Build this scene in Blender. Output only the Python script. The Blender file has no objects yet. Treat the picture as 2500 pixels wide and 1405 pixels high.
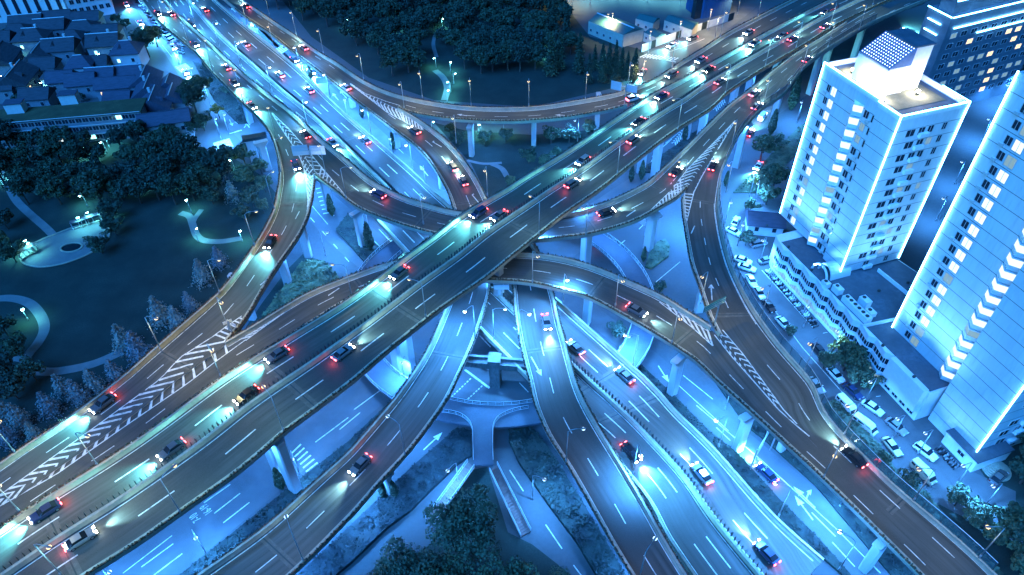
import bpy, bmesh, math, random
from mathutils import Vector, Matrix, noise
from mathutils.bvhtree import BVHTree
from mathutils.geometry import tessellate_polygon
random.seed(7)
SC = bpy.context.scene
C = SC.collection
R = math.radians

# ------------------------------------------------------------------ camera
# drone camera 120 m above the street, recovered from the towers' vertical edges
FPX, CX, CY, HC = 1750.0, 1250.0, 702.5, 120.0
dn = Vector((1282 - CX, 2616 - CY, FPX)).normalized()
fw = (Vector((0, 0, 1)) - dn * dn.z).normalized()
rt = dn.cross(fw)
if rt.x < 0: rt = -rt
def P(u, v, z=0.0):
    """photo pixel -> point of the place at height z"""
    d = Vector((u - CX, v - CY, FPX))
    t = (HC - z) / d.dot(dn)
    return Vector((t * d.dot(rt), t * d.dot(fw), z))
def PX(p):
    q = Vector(p); k = HC - q.z
    d = rt * q.x + fw * q.y + dn * k
    return CX + FPX * d.x / d.z, CY + FPX * d.y / d.z
cam = bpy.data.cameras.new('camera'); cam.sensor_width = 36; cam.lens = 36 * FPX / 2500
cam.clip_start = 1; cam.clip_end = 5000
co = bpy.data.objects.new('camera', cam); C.objects.link(co)
ex = Vector((rt.x, fw.x, -dn.x)); ey = -Vector((rt.y, fw.y, -dn.y)); ez = -Vector((rt.z, fw.z, -dn.z))
M3 = Matrix((ex, ey, ez)).transposed().to_4x4(); M3.translation = Vector((0, 0, HC))
co.matrix_world = M3
SC.camera = co

# ------------------------------------------------------------------ night sky, city glow, exposure
w = bpy.data.worlds.new('World'); SC.world = w; w.use_nodes = True
nt = w.node_tree; bg = nt.nodes['Background']
sky = nt.nodes.new('ShaderNodeTexSky'); sky.sky_type = 'NISHITA'; sky.sun_disc = False
sky.sun_elevation = R(4); sky.sun_rotation = R(215)
mx = nt.nodes.new('ShaderNodeMix'); mx.data_type = 'RGBA'; mx.blend_type = 'MULTIPLY'; mx.inputs[0].default_value = 1
nt.links.new(sky.outputs[0], mx.inputs[6]); mx.inputs[7].default_value = (0.03, 0.38, 1.0, 1)
nt.links.new(mx.outputs[2], bg.inputs[0]); bg.inputs[1].default_value = 0.15
sl = bpy.data.lights.new('moon', 'SUN'); sl.energy = 7.5; sl.angle = R(50); sl.color = (0.030, 0.29, 1.0)
so = bpy.data.objects.new('moon', sl); C.objects.link(so)
so.rotation_euler = (R(42), 0, R(-35))
SC.view_settings.view_transform = 'Standard'; SC.view_settings.look = 'None'
SC.view_settings.exposure = 0; SC.view_settings.gamma = 1
SC.render.engine = 'CYCLES'
SC.cycles.use_denoising = True; SC.cycles.use_light_tree = True
SC.cycles.max_bounces = 4; SC.cycles.diffuse_bounces = 2; SC.cycles.glossy_bounces = 2
SC.cycles.transmission_bounces = 3; SC.cycles.transparent_max_bounces = 6
SC.cycles.caustics_reflective = False; SC.cycles.caustics_refractive = False
SC.cycles.sample_clamp_indirect = 4

# ------------------------------------------------------------------ helpers
class MB:
    def __init__(s): s.v = []; s.f = []; s.uv = []; s.has_uv = False; s.mi = []; s.cur = 0
    def add(s, vs, fs, uvs=None):
        n = len(s.v); s.v += [Vector(v) for v in vs]
        for k, f in enumerate(fs):
            s.f.append(tuple(i + n for i in f)); s.mi.append(s.cur)
            if uvs: s.has_uv = True; s.uv.append([uvs[i] for i in f])
            else: s.uv.append([(0, 0)] * len(f))
        return s
    def box(s, c, size, rz=0.0, M=None):
        c = Vector(c); a, b, d = size[0] / 2, size[1] / 2, size[2] / 2
        m = M if M else Matrix.Rotation(rz, 3, 'Z')
        vs = [c + m @ Vector((x * a, y * b, z * d)) for x, y, z in ((-1,-1,-1),(1,-1,-1),(1,1,-1),(-1,1,-1),(-1,-1,1),(1,-1,1),(1,1,1),(-1,1,1))]
        return s.add(vs, [(3,2,1,0),(4,5,6,7),(0,1,5,4),(1,2,6,5),(2,3,7,6),(3,0,4,7)])
    def tube(s, pts, r, n=6, r2=None, cap=True):
        pts = [Vector(p) for p in pts]; m = len(pts); vs = []; fs = []
        for i, p in enumerate(pts):
            t = (pts[min(i + 1, m - 1)] - pts[max(i - 1, 0)]).normalized()
            a = t.cross(Vector((0, 0, 1)) if abs(t.z) < .95 else Vector((1, 0, 0))).normalized(); b = t.cross(a)
            rr = r if r2 is None else r + (r2 - r) * i / max(1, m - 1)
            for k in range(n):
                q = 2 * math.pi * k / n
                vs.append(p + (a * math.cos(q) + b * math.sin(q)) * rr)
        for i in range(m - 1):
            for k in range(n):
                k2 = (k + 1) % n
                fs.append((i*n+k, i*n+k2, (i+1)*n+k2, (i+1)*n+k))
        if cap: fs += [tuple(range(n))[::-1], tuple((m-1)*n + k for k in range(n))]
        return s.add(vs, fs)
    def prism(s, poly, z0, z1):
        """vertical extrusion of a plan polygon"""
        n = len(poly)
        ar = sum(poly[i][0]*poly[(i+1)%n][1]-poly[(i+1)%n][0]*poly[i][1] for i in range(n))
        if ar < 0: poly = poly[::-1]
        z0 = -.25 if z0 == 0 else z0
        vs = [Vector((p[0], p[1], z0)) for p in poly] + [Vector((p[0], p[1], z1)) for p in poly]
        fs = [tuple(range(n))[::-1], tuple(range(n, 2*n))] + [(i, (i+1)%n, n+(i+1)%n, n+i) for i in range(n)]
        return s.add(vs, fs)
    def face(s, pts):
        return s.add(pts, [tuple(range(len(pts)))])
    def lathe(s, prof, n=10, c=(0,0,0)):
        c = Vector(c); vs = []; fs = []; m = len(prof)
        for r, z in prof:
            for k in range(n):
                a = 2*math.pi*k/n; vs.append(c + Vector((r*math.cos(a), r*math.sin(a), z)))
        for i in range(m-1):
            for k in range(n):
                k2 = (k+1)%n; fs.append((i*n+k, i*n+k2, (i+1)*n+k2, (i+1)*n+k))
        fs += [tuple(range(n))[::-1], tuple((m-1)*n+k for k in range(n))]
        return s.add(vs, fs)
    def mesh(s, name, mats, off=None, smooth=False):
        me = bpy.data.meshes.new(name)
        vs = [v - off for v in s.v] if off is not None else s.v
        me.from_pydata([tuple(v) for v in vs], [], s.f)
        mats = mats if isinstance(mats, (list, tuple)) else [mats]
        for m in mats: me.materials.append(m)
        if len(mats) > 1: me.polygons.foreach_set('material_index', s.mi)
        if s.has_uv:
            l = me.uv_layers.new(name='UVMap'); flat = []
            for u in s.uv:
                for a in u: flat += [a[0], a[1]]
            l.data.foreach_set('uv', flat)
        if smooth: me.polygons.foreach_set('use_smooth', [True]*len(me.polygons))
        me.update(); return me
    def build(s, name, mats, parent=None, smooth=False):
        """mesh in place coordinates; a part is stored relative to its thing"""
        off = None; pp = parent
        if pp is not None:
            off = Vector((0, 0, 0))
            while pp is not None: off += pp.location; pp = pp.parent
        o = bpy.data.objects.new(name, s.mesh(name, mats, off, smooth)); C.objects.link(o)
        if parent: o.parent = parent
        return o
    def local(s, name, mats, parent=None, smooth=False):
        o = bpy.data.objects.new(name, s.mesh(name, mats, None, smooth)); C.objects.link(o)
        if parent: o.parent = parent
        return o
def tag(o, label=None, cat=None, group=None, kind=None):
    if label: o['label'] = label
    if cat: o['category'] = cat
    if group: o['group'] = group
    if kind: o['kind'] = kind
    return o
def thing(name, label, cat, loc=(0,0,0), rz=0.0, group=None):
    o = bpy.data.objects.new(name, None); C.objects.link(o); o.empty_display_size = .5
    o.location = loc; o.rotation_euler = (0, 0, rz)
    return tag(o, label, cat, group)
def copy_tree(o, parent=None):
    c = o.copy(); C.objects.link(c); c.parent = parent
    for ch in o.children: copy_tree(ch, c)
    return c
def place(proto, loc, rz, label, group=None, scale=None):
    """first use moves the thing itself, later uses copy it with all its parts"""
    o = proto if not proto.get('_used') else copy_tree(proto)
    proto['_used'] = 1; o['_used'] = 1
    o.location = loc; o.rotation_euler = (0, 0, rz); o['label'] = label
    if group: o['group'] = group
    if scale: o.scale = (scale,)*3 if not isinstance(scale, tuple) else scale
    return o
def ordn(i):
    W = ['first','second','third','fourth','fifth','sixth','seventh','eighth','ninth','tenth','eleventh','twelfth','thirteenth','fourteenth','fifteenth','sixteenth','seventeenth','eighteenth','nineteenth','twentieth']
    return W[i] if i < 20 else ('twenty-' + W[i-20] if i < 29 else 'thirtieth' if i == 29 else 'thirty-' + W[i-30])

# ------------------------------------------------------------------ materials
def _nm(name):
    m = bpy.data.materials.new(name); m.use_nodes = True
    return m, m.node_tree, m.node_tree.nodes['Principled BSDF']
def mix(nt, fac, a, b, blend='MIX'):
    n = nt.nodes.new('ShaderNodeMix'); n.data_type = 'RGBA'; n.blend_type = blend
    for i, x in ((0, fac), (6, a), (7, b)):
        if hasattr(x, 'is_output') or isinstance(x, bpy.types.NodeSocket): nt.links.new(x, n.inputs[i])
        elif i == 0: n.inputs[0].default_value = x
        else: n.inputs[i].default_value = (*x, 1)
    return n.outputs[2]
def nz(nt, scale, detail=4, coord='Object', stretch=None, rough=.6):
    tc = nt.nodes.new('ShaderNodeTexCoord'); n = nt.nodes.new('ShaderNodeTexNoise')
    n.inputs['Scale'].default_value = scale; n.inputs['Detail'].default_value = detail; n.inputs['Roughness'].default_value = rough
    src = tc.outputs[coord]
    if stretch:
        mp = nt.nodes.new('ShaderNodeMapping'); mp.inputs['Scale'].default_value = stretch
        nt.links.new(src, mp.inputs[0]); src = mp.outputs[0]
    nt.links.new(src, n.inputs['Vector']); return n.outputs['Fac']
def ramp(nt, fac, a, b):
    n = nt.nodes.new('ShaderNodeMapRange'); n.inputs[1].default_value = a; n.inputs[2].default_value = b
    nt.links.new(fac, n.inputs[0]); return n.outputs[0]
def surf(name, col, rough=.8, var=.25, scale=.6, fine=6.0, stretch=None, metal=0, coord='Object', bump=0.0, spec=.4):
    """a real-world base colour with broad and fine procedural variation"""
    m, nt, b = _nm(name)
    d = tuple(c*(1-var) for c in col); l = tuple(min(1, c*(1+var)) for c in col)
    f1 = ramp(nt, nz(nt, scale, 5, coord, stretch), .3, .7)
    base = mix(nt, f1, d, l)
    f2 = ramp(nt, nz(nt, fine, 3, coord, stretch), .35, .75)
    base = mix(nt, f2, base, tuple(c*(1-var*.7) for c in col))
    nt.links.new(base, b.inputs['Base Color'])
    b.inputs['Roughness'].default_value = rough; b.inputs['Metallic'].default_value = metal
    b.inputs['Specular IOR Level'].default_value = spec
    if bump:
        bp = nt.nodes.new('ShaderNodeBump'); bp.inputs['Strength'].default_value = bump
        nt.links.new(f2, bp.inputs['Height']); nt.links.new(bp.outputs[0], b.inputs['Normal'])
    return m
def emit(name, col, strength, base=(.05,.05,.05)):
    m, nt, b = _nm(name); b.inputs['Base Color'].default_value = (*base, 1)
    b.inputs['Emission Color'].default_value = (*col, 1); b.inputs['Emission Strength'].default_value = strength
    b.inputs['Roughness'].default_value = .5
    return m
def asphalt(name, col, wear=.5, uv=True):
    """UV: u across in metres, v along in metres; worn wheel tracks, patches, stains"""
    m, nt, b = _nm(name)
    tc = nt.nodes.new('ShaderNodeTexCoord')
    mp = nt.nodes.new('ShaderNodeMapping'); mp.inputs['Scale'].default_value = (1.5, .03, 1) if uv else (.16, .16, 1); nt.links.new(tc.outputs['UV' if uv else 'Object'], mp.inputs[0])
    n1 = nt.nodes.new('ShaderNodeTexNoise'); n1.inputs['Scale'].default_value = 1; n1.inputs['Detail'].default_value = 4; nt.links.new(mp.outputs[0], n1.inputs['Vector'])
    lo = tuple(c*(1-wear*.55) for c in col); hi = tuple(c*(1+wear*.8) for c in col)
    base = mix(nt, ramp(nt, n1.outputs['Fac'], .32, .7), lo, hi)
    base = mix(nt, ramp(nt, nz(nt, .07, 4), .45, .62), base, tuple(c*.72 for c in col))
    g = ramp(nt, nz(nt, 9, 2), .3, .8); base = mix(nt, g, base, tuple(c*1.25 for c in col))
    nt.links.new(base, b.inputs['Base Color'])
    b.inputs['Roughness'].default_value = .62; b.inputs['Specular IOR Level'].default_value = .35
    return m
def leafy(name, col, var=.5):
    m, nt, b = _nm(name)
    oi = nt.nodes.new('ShaderNodeObjectInfo')
    a = mix(nt, ramp(nt, nz(nt, .9, 3), .3, .7), tuple(c*(1-var) for c in col), tuple(c*(1+var) for c in col))
    a = mix(nt, ramp(nt, oi.outputs['Random'], 0, 1.4), a, tuple((col[0]*2.0, col[1]*1.7, col[2]*1.1)), 'MIX'); a = mix(nt, ramp(nt, nz(nt, .35, 2), .45, .7), a, tuple(c*.45 for c in col))
    nt.links.new(a, b.inputs['Base Color']); b.inputs['Roughness'].default_value = .65
    b.inputs['Specular IOR Level'].default_value = .25
    return m
def paint(name, col, wear=.7):
    m, nt, b = _nm(name)
    f = ramp(nt, nz(nt, 1.3, 6), .48, .74)
    base = mix(nt, f, col, tuple(c*(1-wear) for c in col))
    nt.links.new(base, b.inputs['Base Color']); b.inputs['Roughness'].default_value = .6
    return m
MT = {}
MT['deck'] = asphalt('deck_asphalt', (.058, .057, .052), .95)
MT['road'] = asphalt('road_asphalt', (.080, .083, .088), .8, False)
MT['ground'] = surf('paving', (.08, .085, .09), .85, .2, .05, 1.4)
MT['concrete'] = surf('weathered_lamptint_concrete', (.34, .31, .24), .85, .3, .35, 3)  # golden lamp light on the parapets is put into this warm tone
MT['concrete_side'] = surf('girder_concrete', (.30, .31, .32), .85, .2, .35, 4, (1, 1, .3))
MT['joint'] = surf('joint_concrete', (.11, .10, .085), .8, .4, .8, 6)
MT['paint'] = paint('road_paint_white', (.62, .60, .55))
MT['metal'] = surf('galvanised_steel', (.34, .36, .38), .45, .15, 1, 8, metal=.6)
MT['darkmetal'] = surf('dark_steel', (.035, .05, .055), .5, .2, 1, 8, metal=.3)
MT['leaf'] = leafy('dark_foliage', (.040, .064, .048))
MT['leaf2'] = leafy('bluish_cedar_foliage', (.17, .21, .24))
MT['leaf3'] = leafy('mid_foliage', (.07, .10, .07))
MT['leafy_yellow'] = leafy('lamplit_yellow_foliage', (.19, .15, .05))  # yellow lamp light on the trees is painted into the leaf colour
MT['hedge'] = leafy('clipped_hedge', (.018, .030, .034))
MT['grass'] = surf('lawn_grass', (.020, .036, .030), .95, .45, .12, 3)
MT['soil'] = surf('bare_soil', (.02, .026, .026), .95, .4, .2, 2)
MT['bark'] = surf('bark', (.06, .05, .045), .9, .3, 2, 12)
MT['warm'] = emit('sodium_lamp_glass', (1.0, .72, .30), 2.6)
MT['coolbulb'] = emit('cool_lamp_glass', (.75, .9, 1.0), 14)
MT['dullbulb'] = emit('pale_lamp_glass', (.5, .75, 1.0), 3)
MT['tealbulb'] = emit('park_lamp_glass', (.35, 1.0, .95), 60)
MT['trough'] = surf('terracotta_trough', (.16, .075, .045), .8, .3, 2, 8)
MT['troughplant'] = leafy('trough_plants', (.050, .055, .045))
MT['bridgefloor'] = surf('footbridge_floor', (.07, .085, .11), .7, .25, .4, 4)
MT['darkwall'] = surf('dark_office_wall', (.13, .16, .19), .5, .25, .3, 3)
# ------------------------------------------------------------------ viaduct geometry
def crom(pts, step=2.0):
    """Catmull-Rom through world points, resampled evenly"""
    q = [pts[0]*2 - pts[1]] + list(pts) + [pts[-1]*2 - pts[-2]]
    out = []
    for i in range(1, len(q)-2):
        a, b, c, d = q[i-1:i+3]
        n = max(2, int((c-b).length/ .7))
        for k in range(n):
            t = k/n
            out.append(.5*((2*b)+(c-a)*t+(2*a-5*b+4*c-d)*t*t+(3*b-a-3*c+d)*t**3))
    out.append(q[-2])
    return resample(out, step)
def resample(pts, step):
    L = [0]
    for a, b in zip(pts, pts[1:]): L.append(L[-1] + (b-a).length)
    n = max(2, int(round(L[-1]/step))); res = []; j = 0
    for k in range(n+1):
        s = L[-1]*k/n
        while j < len(L)-2 and L[j+1] < s: j += 1
        d = L[j+1]-L[j]; t = (s-L[j])/d if d > 1e-9 else 0
        res.append(pts[j].lerp(pts[j+1], t))
    return res
def smooth(pts, it=3):
    for _ in range(it):
        pts = [pts[0]] + [(a + b*2 + c)/4 for a, b, c in zip(pts, pts[1:], pts[2:])] + [pts[-1]]
    return pts
def zfun(keys):
    """height along a chain of photo points: nearest place on the chain decides"""
    K = [(Vector((a, b)), z) for a, b, z in keys]
    def f(u, v):
        p = Vector((u, v)); best = None
        for (a, za), (b, zb) in zip(K, K[1:]):
            ab = b-a; t = max(0, min(1, (p-a).dot(ab)/ab.length_squared))
            d = (a+ab*t-p).length
            if best is None or d < best[0]: best = (d, za+(zb-za)*t)
        return best[1]
    return f
PT = 1.0      # parapet height above the deck
class Via:
    """a viaduct from the two traced parapet tops; stations carry left, right and deck height"""
    def __init__(s, L, Rr, keys, step=2.0):
        s.z = zfun(keys)
        w = lambda e: smooth(crom([P(u, v, s.z(u, v)+PT) for u, v in e], .8), 6)
        A, B = w(L), w(Rr)
        st = []; j = 0
        acc = 0; prev = None
        for a in A:
            if prev is not None:
                acc += (a-prev).length
                if acc < step: prev = a; continue
                acc = 0
            prev = a
            best = min(range(j, min(len(B), j+60)), key=lambda k: (B[k]-a).length_squared)
            j = best; b = B[j].copy()
            st.append((a.copy(), b))
        # drop the stations stuck on an end of the right edge
        s.st = [(a, b) for i, (a, b) in enumerate(st) if i == 0 or (b-st[i-1][1]).length > .05 or i == len(st)-1]
        s.S = [0.0]
        mids = [(a+b)/2 for a, b in s.st]
        for p, q in zip(mids, mids[1:]): s.S.append(s.S[-1] + (q-p).length)
        s.len = s.S[-1]
    def at(s, d):
        d = max(0, min(s.len-1e-6, d)); i = 0
        lo, hi = 0, len(s.S)-1
        while hi-lo > 1:
            m = (lo+hi)//2
            if s.S[m] <= d: lo = m
            else: hi = m
        t = (d-s.S[lo])/(s.S[lo+1]-s.S[lo])
        return s.st[lo][0].lerp(s.st[lo+1][0], t), s.st[lo][1].lerp(s.st[lo+1][1], t)
    def pos(s, d, fr, dz=0.0, off=0.0):
        """deck point at distance d along, fraction fr across (+ off metres)"""
        a, b = s.at(d); ac = (b-a); wd = ac.length; ac = ac/wd
        p = a + ac*(fr*wd+off); zz = a.z+(b.z-a.z)*fr
        return Vector((p.x, p.y, zz-PT+dz))
    def near(s, u, v, fr=.5):
        """distance along whose deck point shows nearest to a photo pixel"""
        best = None
        for i, (a, b) in enumerate(s.st):
            p = a.lerp(b, fr); q = PX((p.x, p.y, p.z-PT)); d = (q[0]-u)**2+(q[1]-v)**2
            if best is None or d < best[0]: best = (d, s.S[i])
        return best[1]
    def ray(s, u, v, dz=.02):
        """point of the road surface seen at a photo pixel"""
        if not hasattr(s, 'bvh'):
            vs = []; fs = []
            for W in VIAS.values() if s.merge else (s,):
                n0 = len(vs)
                for a, b in W.st: vs += [a-Vector((0,0,PT)), b-Vector((0,0,PT))]
                fs += [(n0+2*i, n0+2*i+1, n0+2*i+3, n0+2*i+2) for i in range(len(W.st)-1)]
            s.bvh = BVHTree.FromPolygons(vs, fs)
        o_ = co.location; h = s.bvh.ray_cast(o_, (P(u, v, 0)-o_).normalized())
        return (h[0] if h[0] else P(u, v, s.z(u, v)))+Vector((0, 0, dz))
    merge = True
    def width(s, d): a, b = s.at(d); return (b-a).length
def sweep(mb, rows, closed=True, uv=None):
    """rows of cross-section points -> skin"""
    n = len(rows[0]); vs = [p for r in rows for p in r]; fs = []
    for i in range(len(rows)-1):
        for k in range(n if closed else n-1):
            k2 = (k+1) % n
            fs.append((i*n+k, (i+1)*n+k, (i+1)*n+k2, i*n+k2))
    if closed: fs += [tuple(range(n)), tuple((len(rows)-1)*n+k for k in range(n))[::-1]]
    mb.add(vs, fs, uv)
def build_via(V, name, label, cat='viaduct', left=True, right=True, depth=1.7, inset=2.2, planters=(True, True), lp=None, rp=None, flush=(None, None)):
    a0, b0 = V.st[len(V.st)//2]; c = (a0+b0)/2
    root = thing(name, label, cat, (c.x, c.y, 0))
    V.root = root
    def sec(f): 
        rows = []
        for a, b in V.st:
            ac = (b-a); ac.z = 0; ac.normalize(); rows.append(f(a, b, ac))
        return rows
    up = Vector((0, 0, 1))
    mb = MB(); rows = sec(lambda a, b, ac: [a-up*PT, b-up*PT]); uv = []
    for (a, b), s_ in zip(V.st, V.S): wd = (b-a).length; uv += [(0, s_), (wd, s_)]
    n = len(rows); mb.add([p for r in rows for p in r], [(2*i, 2*i+1, 2*i+3, 2*i+2) for i in range(n-1)], uv)
    V.deck = mb.build('deck_surface', MT['deck'], root)
    mb = MB()
    def g(a, b, ac):
        w_ = (b-a).length; ins = min(inset, w_*.28); i2 = ins+min(1.0, w_*.08)
        z0 = -PT-.03
        return [a+up*z0, b+up*z0, b+up*(z0-.35), b-ac*ins+up*(z0-.6), b-ac*i2+up*(z0-depth), a+ac*i2+up*(z0-depth), a+ac*ins+up*(z0-.6), a+up*(z0-.35)]
    sweep(mb, sec(g)); mb.build('girder', MT['concrete_side'], root)
    i0, i1 = (0, len(V.st))
    for side, on, rng in ((0, left, lp), (1, right, rp)):
        if not on: continue
        def par(a, b, ac, side=side):
            p, d = (a, ac) if side == 0 else (b, -ac)
            return [p+up*.0, p+d*.42+up*.0, p+d*.42-up*.55, p+d*.55-up*(PT+.01), p-up*(PT+.36)] if side == 0 else [p-up*(PT+.36), p+d*.55-up*(PT+.01), p+d*.42-up*.55, p+d*.42, p]
        rr = sec(par)
        if rng:
            k0 = [i for i, s_ in enumerate(V.S) if rng[0] <= s_ <= rng[1]]
            if len(k0) < 2: continue
            rr = rr[k0[0]:k0[-1]+1]
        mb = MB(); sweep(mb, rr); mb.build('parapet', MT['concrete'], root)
        if planters[side]:
            tr = MB(); pl = MB(); rnd = random.Random(len(V.st)+side)
            lo, hi = (rng if rng else (0, V.len)); d = lo+.5
            while d < hi-1.0:
                q0, q1 = V.at(d), V.at(d+.95)
                if (q0[0]-co.location).length < 330:
                    p = (q0[side]+q1[side])/2; t = (q1[side]-q0[side]); t.z = 0; t.normalize()
                    o_ = Vector((-t.y, t.x, 0)); 
                    if o_.dot(q0[1-side]-q0[side]) > 0: o_ = -o_
                    m = Matrix((t, o_, up)).transposed()
                    tr.box(p+o_*.14-up*.10, (.86, .24, .24), M=m)
                    for k in range(7):
                        c_ = p+o_*(.14+rnd.uniform(-.12, .2))+t*rnd.uniform(-.42, .42)+up*rnd.uniform(.0, .32)
                        e = Vector((rnd.uniform(-1, 1), rnd.uniform(-1, 1), rnd.uniform(-1, 1))).normalized()*.2
                        f_ = e.cross(Vector((rnd.uniform(-1, 1), rnd.uniform(-1, 1), .3))).normalized()*.16
                        pl.add([c_-e, c_+f_, c_+e, c_-f_], [(0, 1, 2, 3)])
                d += 1.0
            tag(tr.build('flower_trough', MT['trough'], root), kind='stuff')
            tag(pl.build('trough_plants', MT['troughplant'], root), kind='stuff')
    return root
def strip(mb, pts, wd, dz=0):
    """a painted line of width wd along points"""
    n = len(pts); vs = []
    for i, p in enumerate(pts):
        t = pts[min(i+1, n-1)]-pts[max(i-1, 0)]; t.z = 0; t.normalize()
        o_ = Vector((-t.y, t.x, 0))*wd/2; q = p+Vector((0, 0, dz)); vs += [q-o_, q+o_]
    mb.add(vs, [(2*i+1, 2*i, 2*i+2, 2*i+3) for i in range(n-1)])
def dashes(mb, V, fr, d0, d1, on=6, gap=9, wd=.22, off=0):
    d = d0
    while d+on < d1:
        strip(mb, [V.pos(d+on*k/4, fr, .015, off) for k in range(5)], wd); d += on+gap
def solid(mb, V, fr, d0, d1, wd=.2, off=0):
    n = max(2, int((d1-d0)/2)); strip(mb, [V.pos(d0+(d1-d0)*k/n, fr, .015, off) for k in range(n+1)], wd)
def jointbar(_, V, d, f0=.03, f1=.97, wd=.9):
    mb = MB(); a = [V.pos(d-wd*1.15, f, .012) for f in (f0, f1)]; b = [V.pos(d+wd*1.15, f, .012) for f in (f1, f0)]
    c = V.pos(d-.12, f0, .012), V.pos(d-.12, f1, .012); e = V.pos(d+.12, f1, .012), V.pos(d+.12, f0, .012)
    mb.add([a[0], a[1], c[1], c[0], e[1], e[0], b[1], b[0]], [(0, 1, 2, 3), (5, 4, 7, 6)][:1]+[(5, 4, 6, 7)]); mb.add([c[0], c[1], e[0], e[1]], [(0, 1, 2, 3)]); mb.mi[-1] = 1
    mb.build('expansion_joint', [MT['joint'], MT['darkmetal']], V.root)
def arrow(mb, p, dirv, L=6.0, w_=.2, head=1.6, hw=.62, left=0):
    """straight road arrow; left=1/-1 adds a turning head"""
    t = Vector((dirv.x, dirv.y, 0)).normalized(); o_ = Vector((-t.y, t.x, 0)); q = p
    a = q-t*L/2; b = q+t*(L/2-head)
    strip(mb, [a, b], w_*1.3)
    mb.add([b-o_*hw, b+t*head, b+o_*hw], [(2, 0, 1)][::1])
    if left:
        c = q-t*.5; e = c+o_*left*1.3+t*.6
        strip(mb, [c, e], w_*1.3); mb.add([e-t*.5, e+t*.5, e+o_*left*1.1+t*.25], [(0, 1, 2)])
def lerp2(poly, t):
    """point at fraction t of a 2-D polyline"""
    L = [0]
    for a, b in zip(poly, poly[1:]): L.append(L[-1]+math.hypot(b[0]-a[0], b[1]-a[1]))
    s = t*L[-1]
    for i in range(len(L)-1):
        if s <= L[i+1] or i == len(L)-2:
            k = (s-L[i])/max(1e-9, L[i+1]-L[i]); a, b = poly[i], poly[i+1]
            return (a[0]+(b[0]-a[0])*k, a[1]+(b[1]-a[1])*k)
def chevrons(mb, A, B, V, n, lead=.6, wd=.45, flip=1, border=True, mid=.5):
    """gore hatching between two traced borders"""
    W = lambda q: V.ray(q[0], q[1])
    if border:
        for e in (A, B): strip(mb, [W(lerp2(e, k/24)) for k in range(25)], .22, -.003)
    for i in range(n):
        t = (i+.5)/n; dt = flip*lead/n
        a, b = lerp2(A, min(1, max(0, t-dt))), lerp2(B, min(1, max(0, t-dt)))
        ma, mbb = lerp2(A, t), lerp2(B, t)
        m = (ma[0]+(mbb[0]-ma[0])*mid, ma[1]+(mbb[1]-ma[1])*mid)
        pa, pm, pb = W(a), W(m), W(b)
        if (pa-pb).length < .8: continue
        strip(mb, [pa, pm, pb], wd)
def hatch(mb, A, B, V, n, skew=.5, wd=.45, border=True):
    W = lambda q: V.ray(q[0], q[1])
    if border:
        for e in (A, B): strip(mb, [W(lerp2(e, k/24)) for k in range(25)], .22, -.003)
    for i in range(n):
        t = (i+.5)/n; pa, pb = W(lerp2(A, t)), W(lerp2(B, min(1, max(0, t+skew/n))))
        if (pa-pb).length > .6: strip(mb, [pa, pb], wd)

# ---- traced parapet tops (photo pixels): left edge, right edge, heights; forks share the seam through their gore
zM = 18.5
MAIN_L = [(-330,1508),(-160,1396),(0,1287),(82,1232),(324,1080),(547,918),(700,823),(850,730),(1000,618),(1064,571),(1128,522),(1236,460),(1286,427),(1378,372),(1515,280),(1590,232),(1660,196),(1760,140),(1880,74),(1980,22),(2060,-16),(2200,-75)]
MAIN_R = [(-230,1690),(0,1540),(202,1405),(325,1328),(444,1244),(577,1150),(649,1090),(694,1051),(850,935),(938,860),(1071,754),(1180,679),(1250,622),(1310,574),(1380,518),(1464,460),(1550,392),(1650,316),(1740,260),(1776,224),(1860,168),(1946,118),(2030,66),(2080,40),(2180,-5),(2330,-60)]
V_main = Via(MAIN_L, MAIN_R, [(-400,1600,zM),(2400,-100,zM)])
zNS = 6.8
NS_M = [(405,-60),(462,0),(540,86),(660,192),(766,281),(840,350),(960,468),(1200,700),(1450,935),(1553,1031),(1675,1164),(1729,1243),(1814,1349),(1862,1405),(1930,1490)]
NS_R = [(466,-60),(528,0),(606,66),(720,158),(826,260),(908,330),(1010,418),(1060,466),(1200,588),(1355,723),(1385,750),(1532,880),(1597,938),(1650,1000),(1742,1089),(1889,1253),(2043,1390),(2130,1470)]
_m = [P(u, v, zNS+PT) for u, v in NS_M]; _r = smooth(crom([P(u, v, zNS+PT) for u, v in NS_R], 1), 4)
NS_L = []
for p in _m:
    q = min(_r, key=lambda k: (k-p).length_squared); NS_L.append(PX(p*2-q))
V_ns = Via(NS_L, NS_R, [(400,-100,zNS),(2100,1500,zNS)])
S1 = [(322,-60),(376,0),(410,34),(450,74),(490,112),(545,164),(600,216),(640,252),(664,278),(690,308),(715,345),(738,382),(755,406)]
kR1 = [(330,-40,8.6),(470,90,9.4),(640,290,11.2),(720,400,12.4),(720,480,13.2),(640,650,15),(520,800,16.8),(300,960,18),(0,1210,18.4),(-300,1450,18.5)]
S5 = [(500,868),(447,905),(350,981),(273,1038),(110,1153),(0,1230),(-150,1330),(-330,1450)]
R1_L = [(290,-60),(345,0),(362,24),(390,54),(440,96),(480,130),(510,166),(540,198),(590,248),(624,280),(656,318),(672,356),(682,400),(683,434),(677,470),(667,515),(637,573),(593,638),(538,709),(448,788),(346,877),(300,918),(164,1020),(44,1098),(0,1130),(-150,1230),(-330,1350)]
V_r1 = Via(R1_L, S1+[(768,425),(765,460),(757,505),(735,562),(683,638),(639,706),(608,761),(575,806),(543,838)]+S5, kR1)
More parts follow.
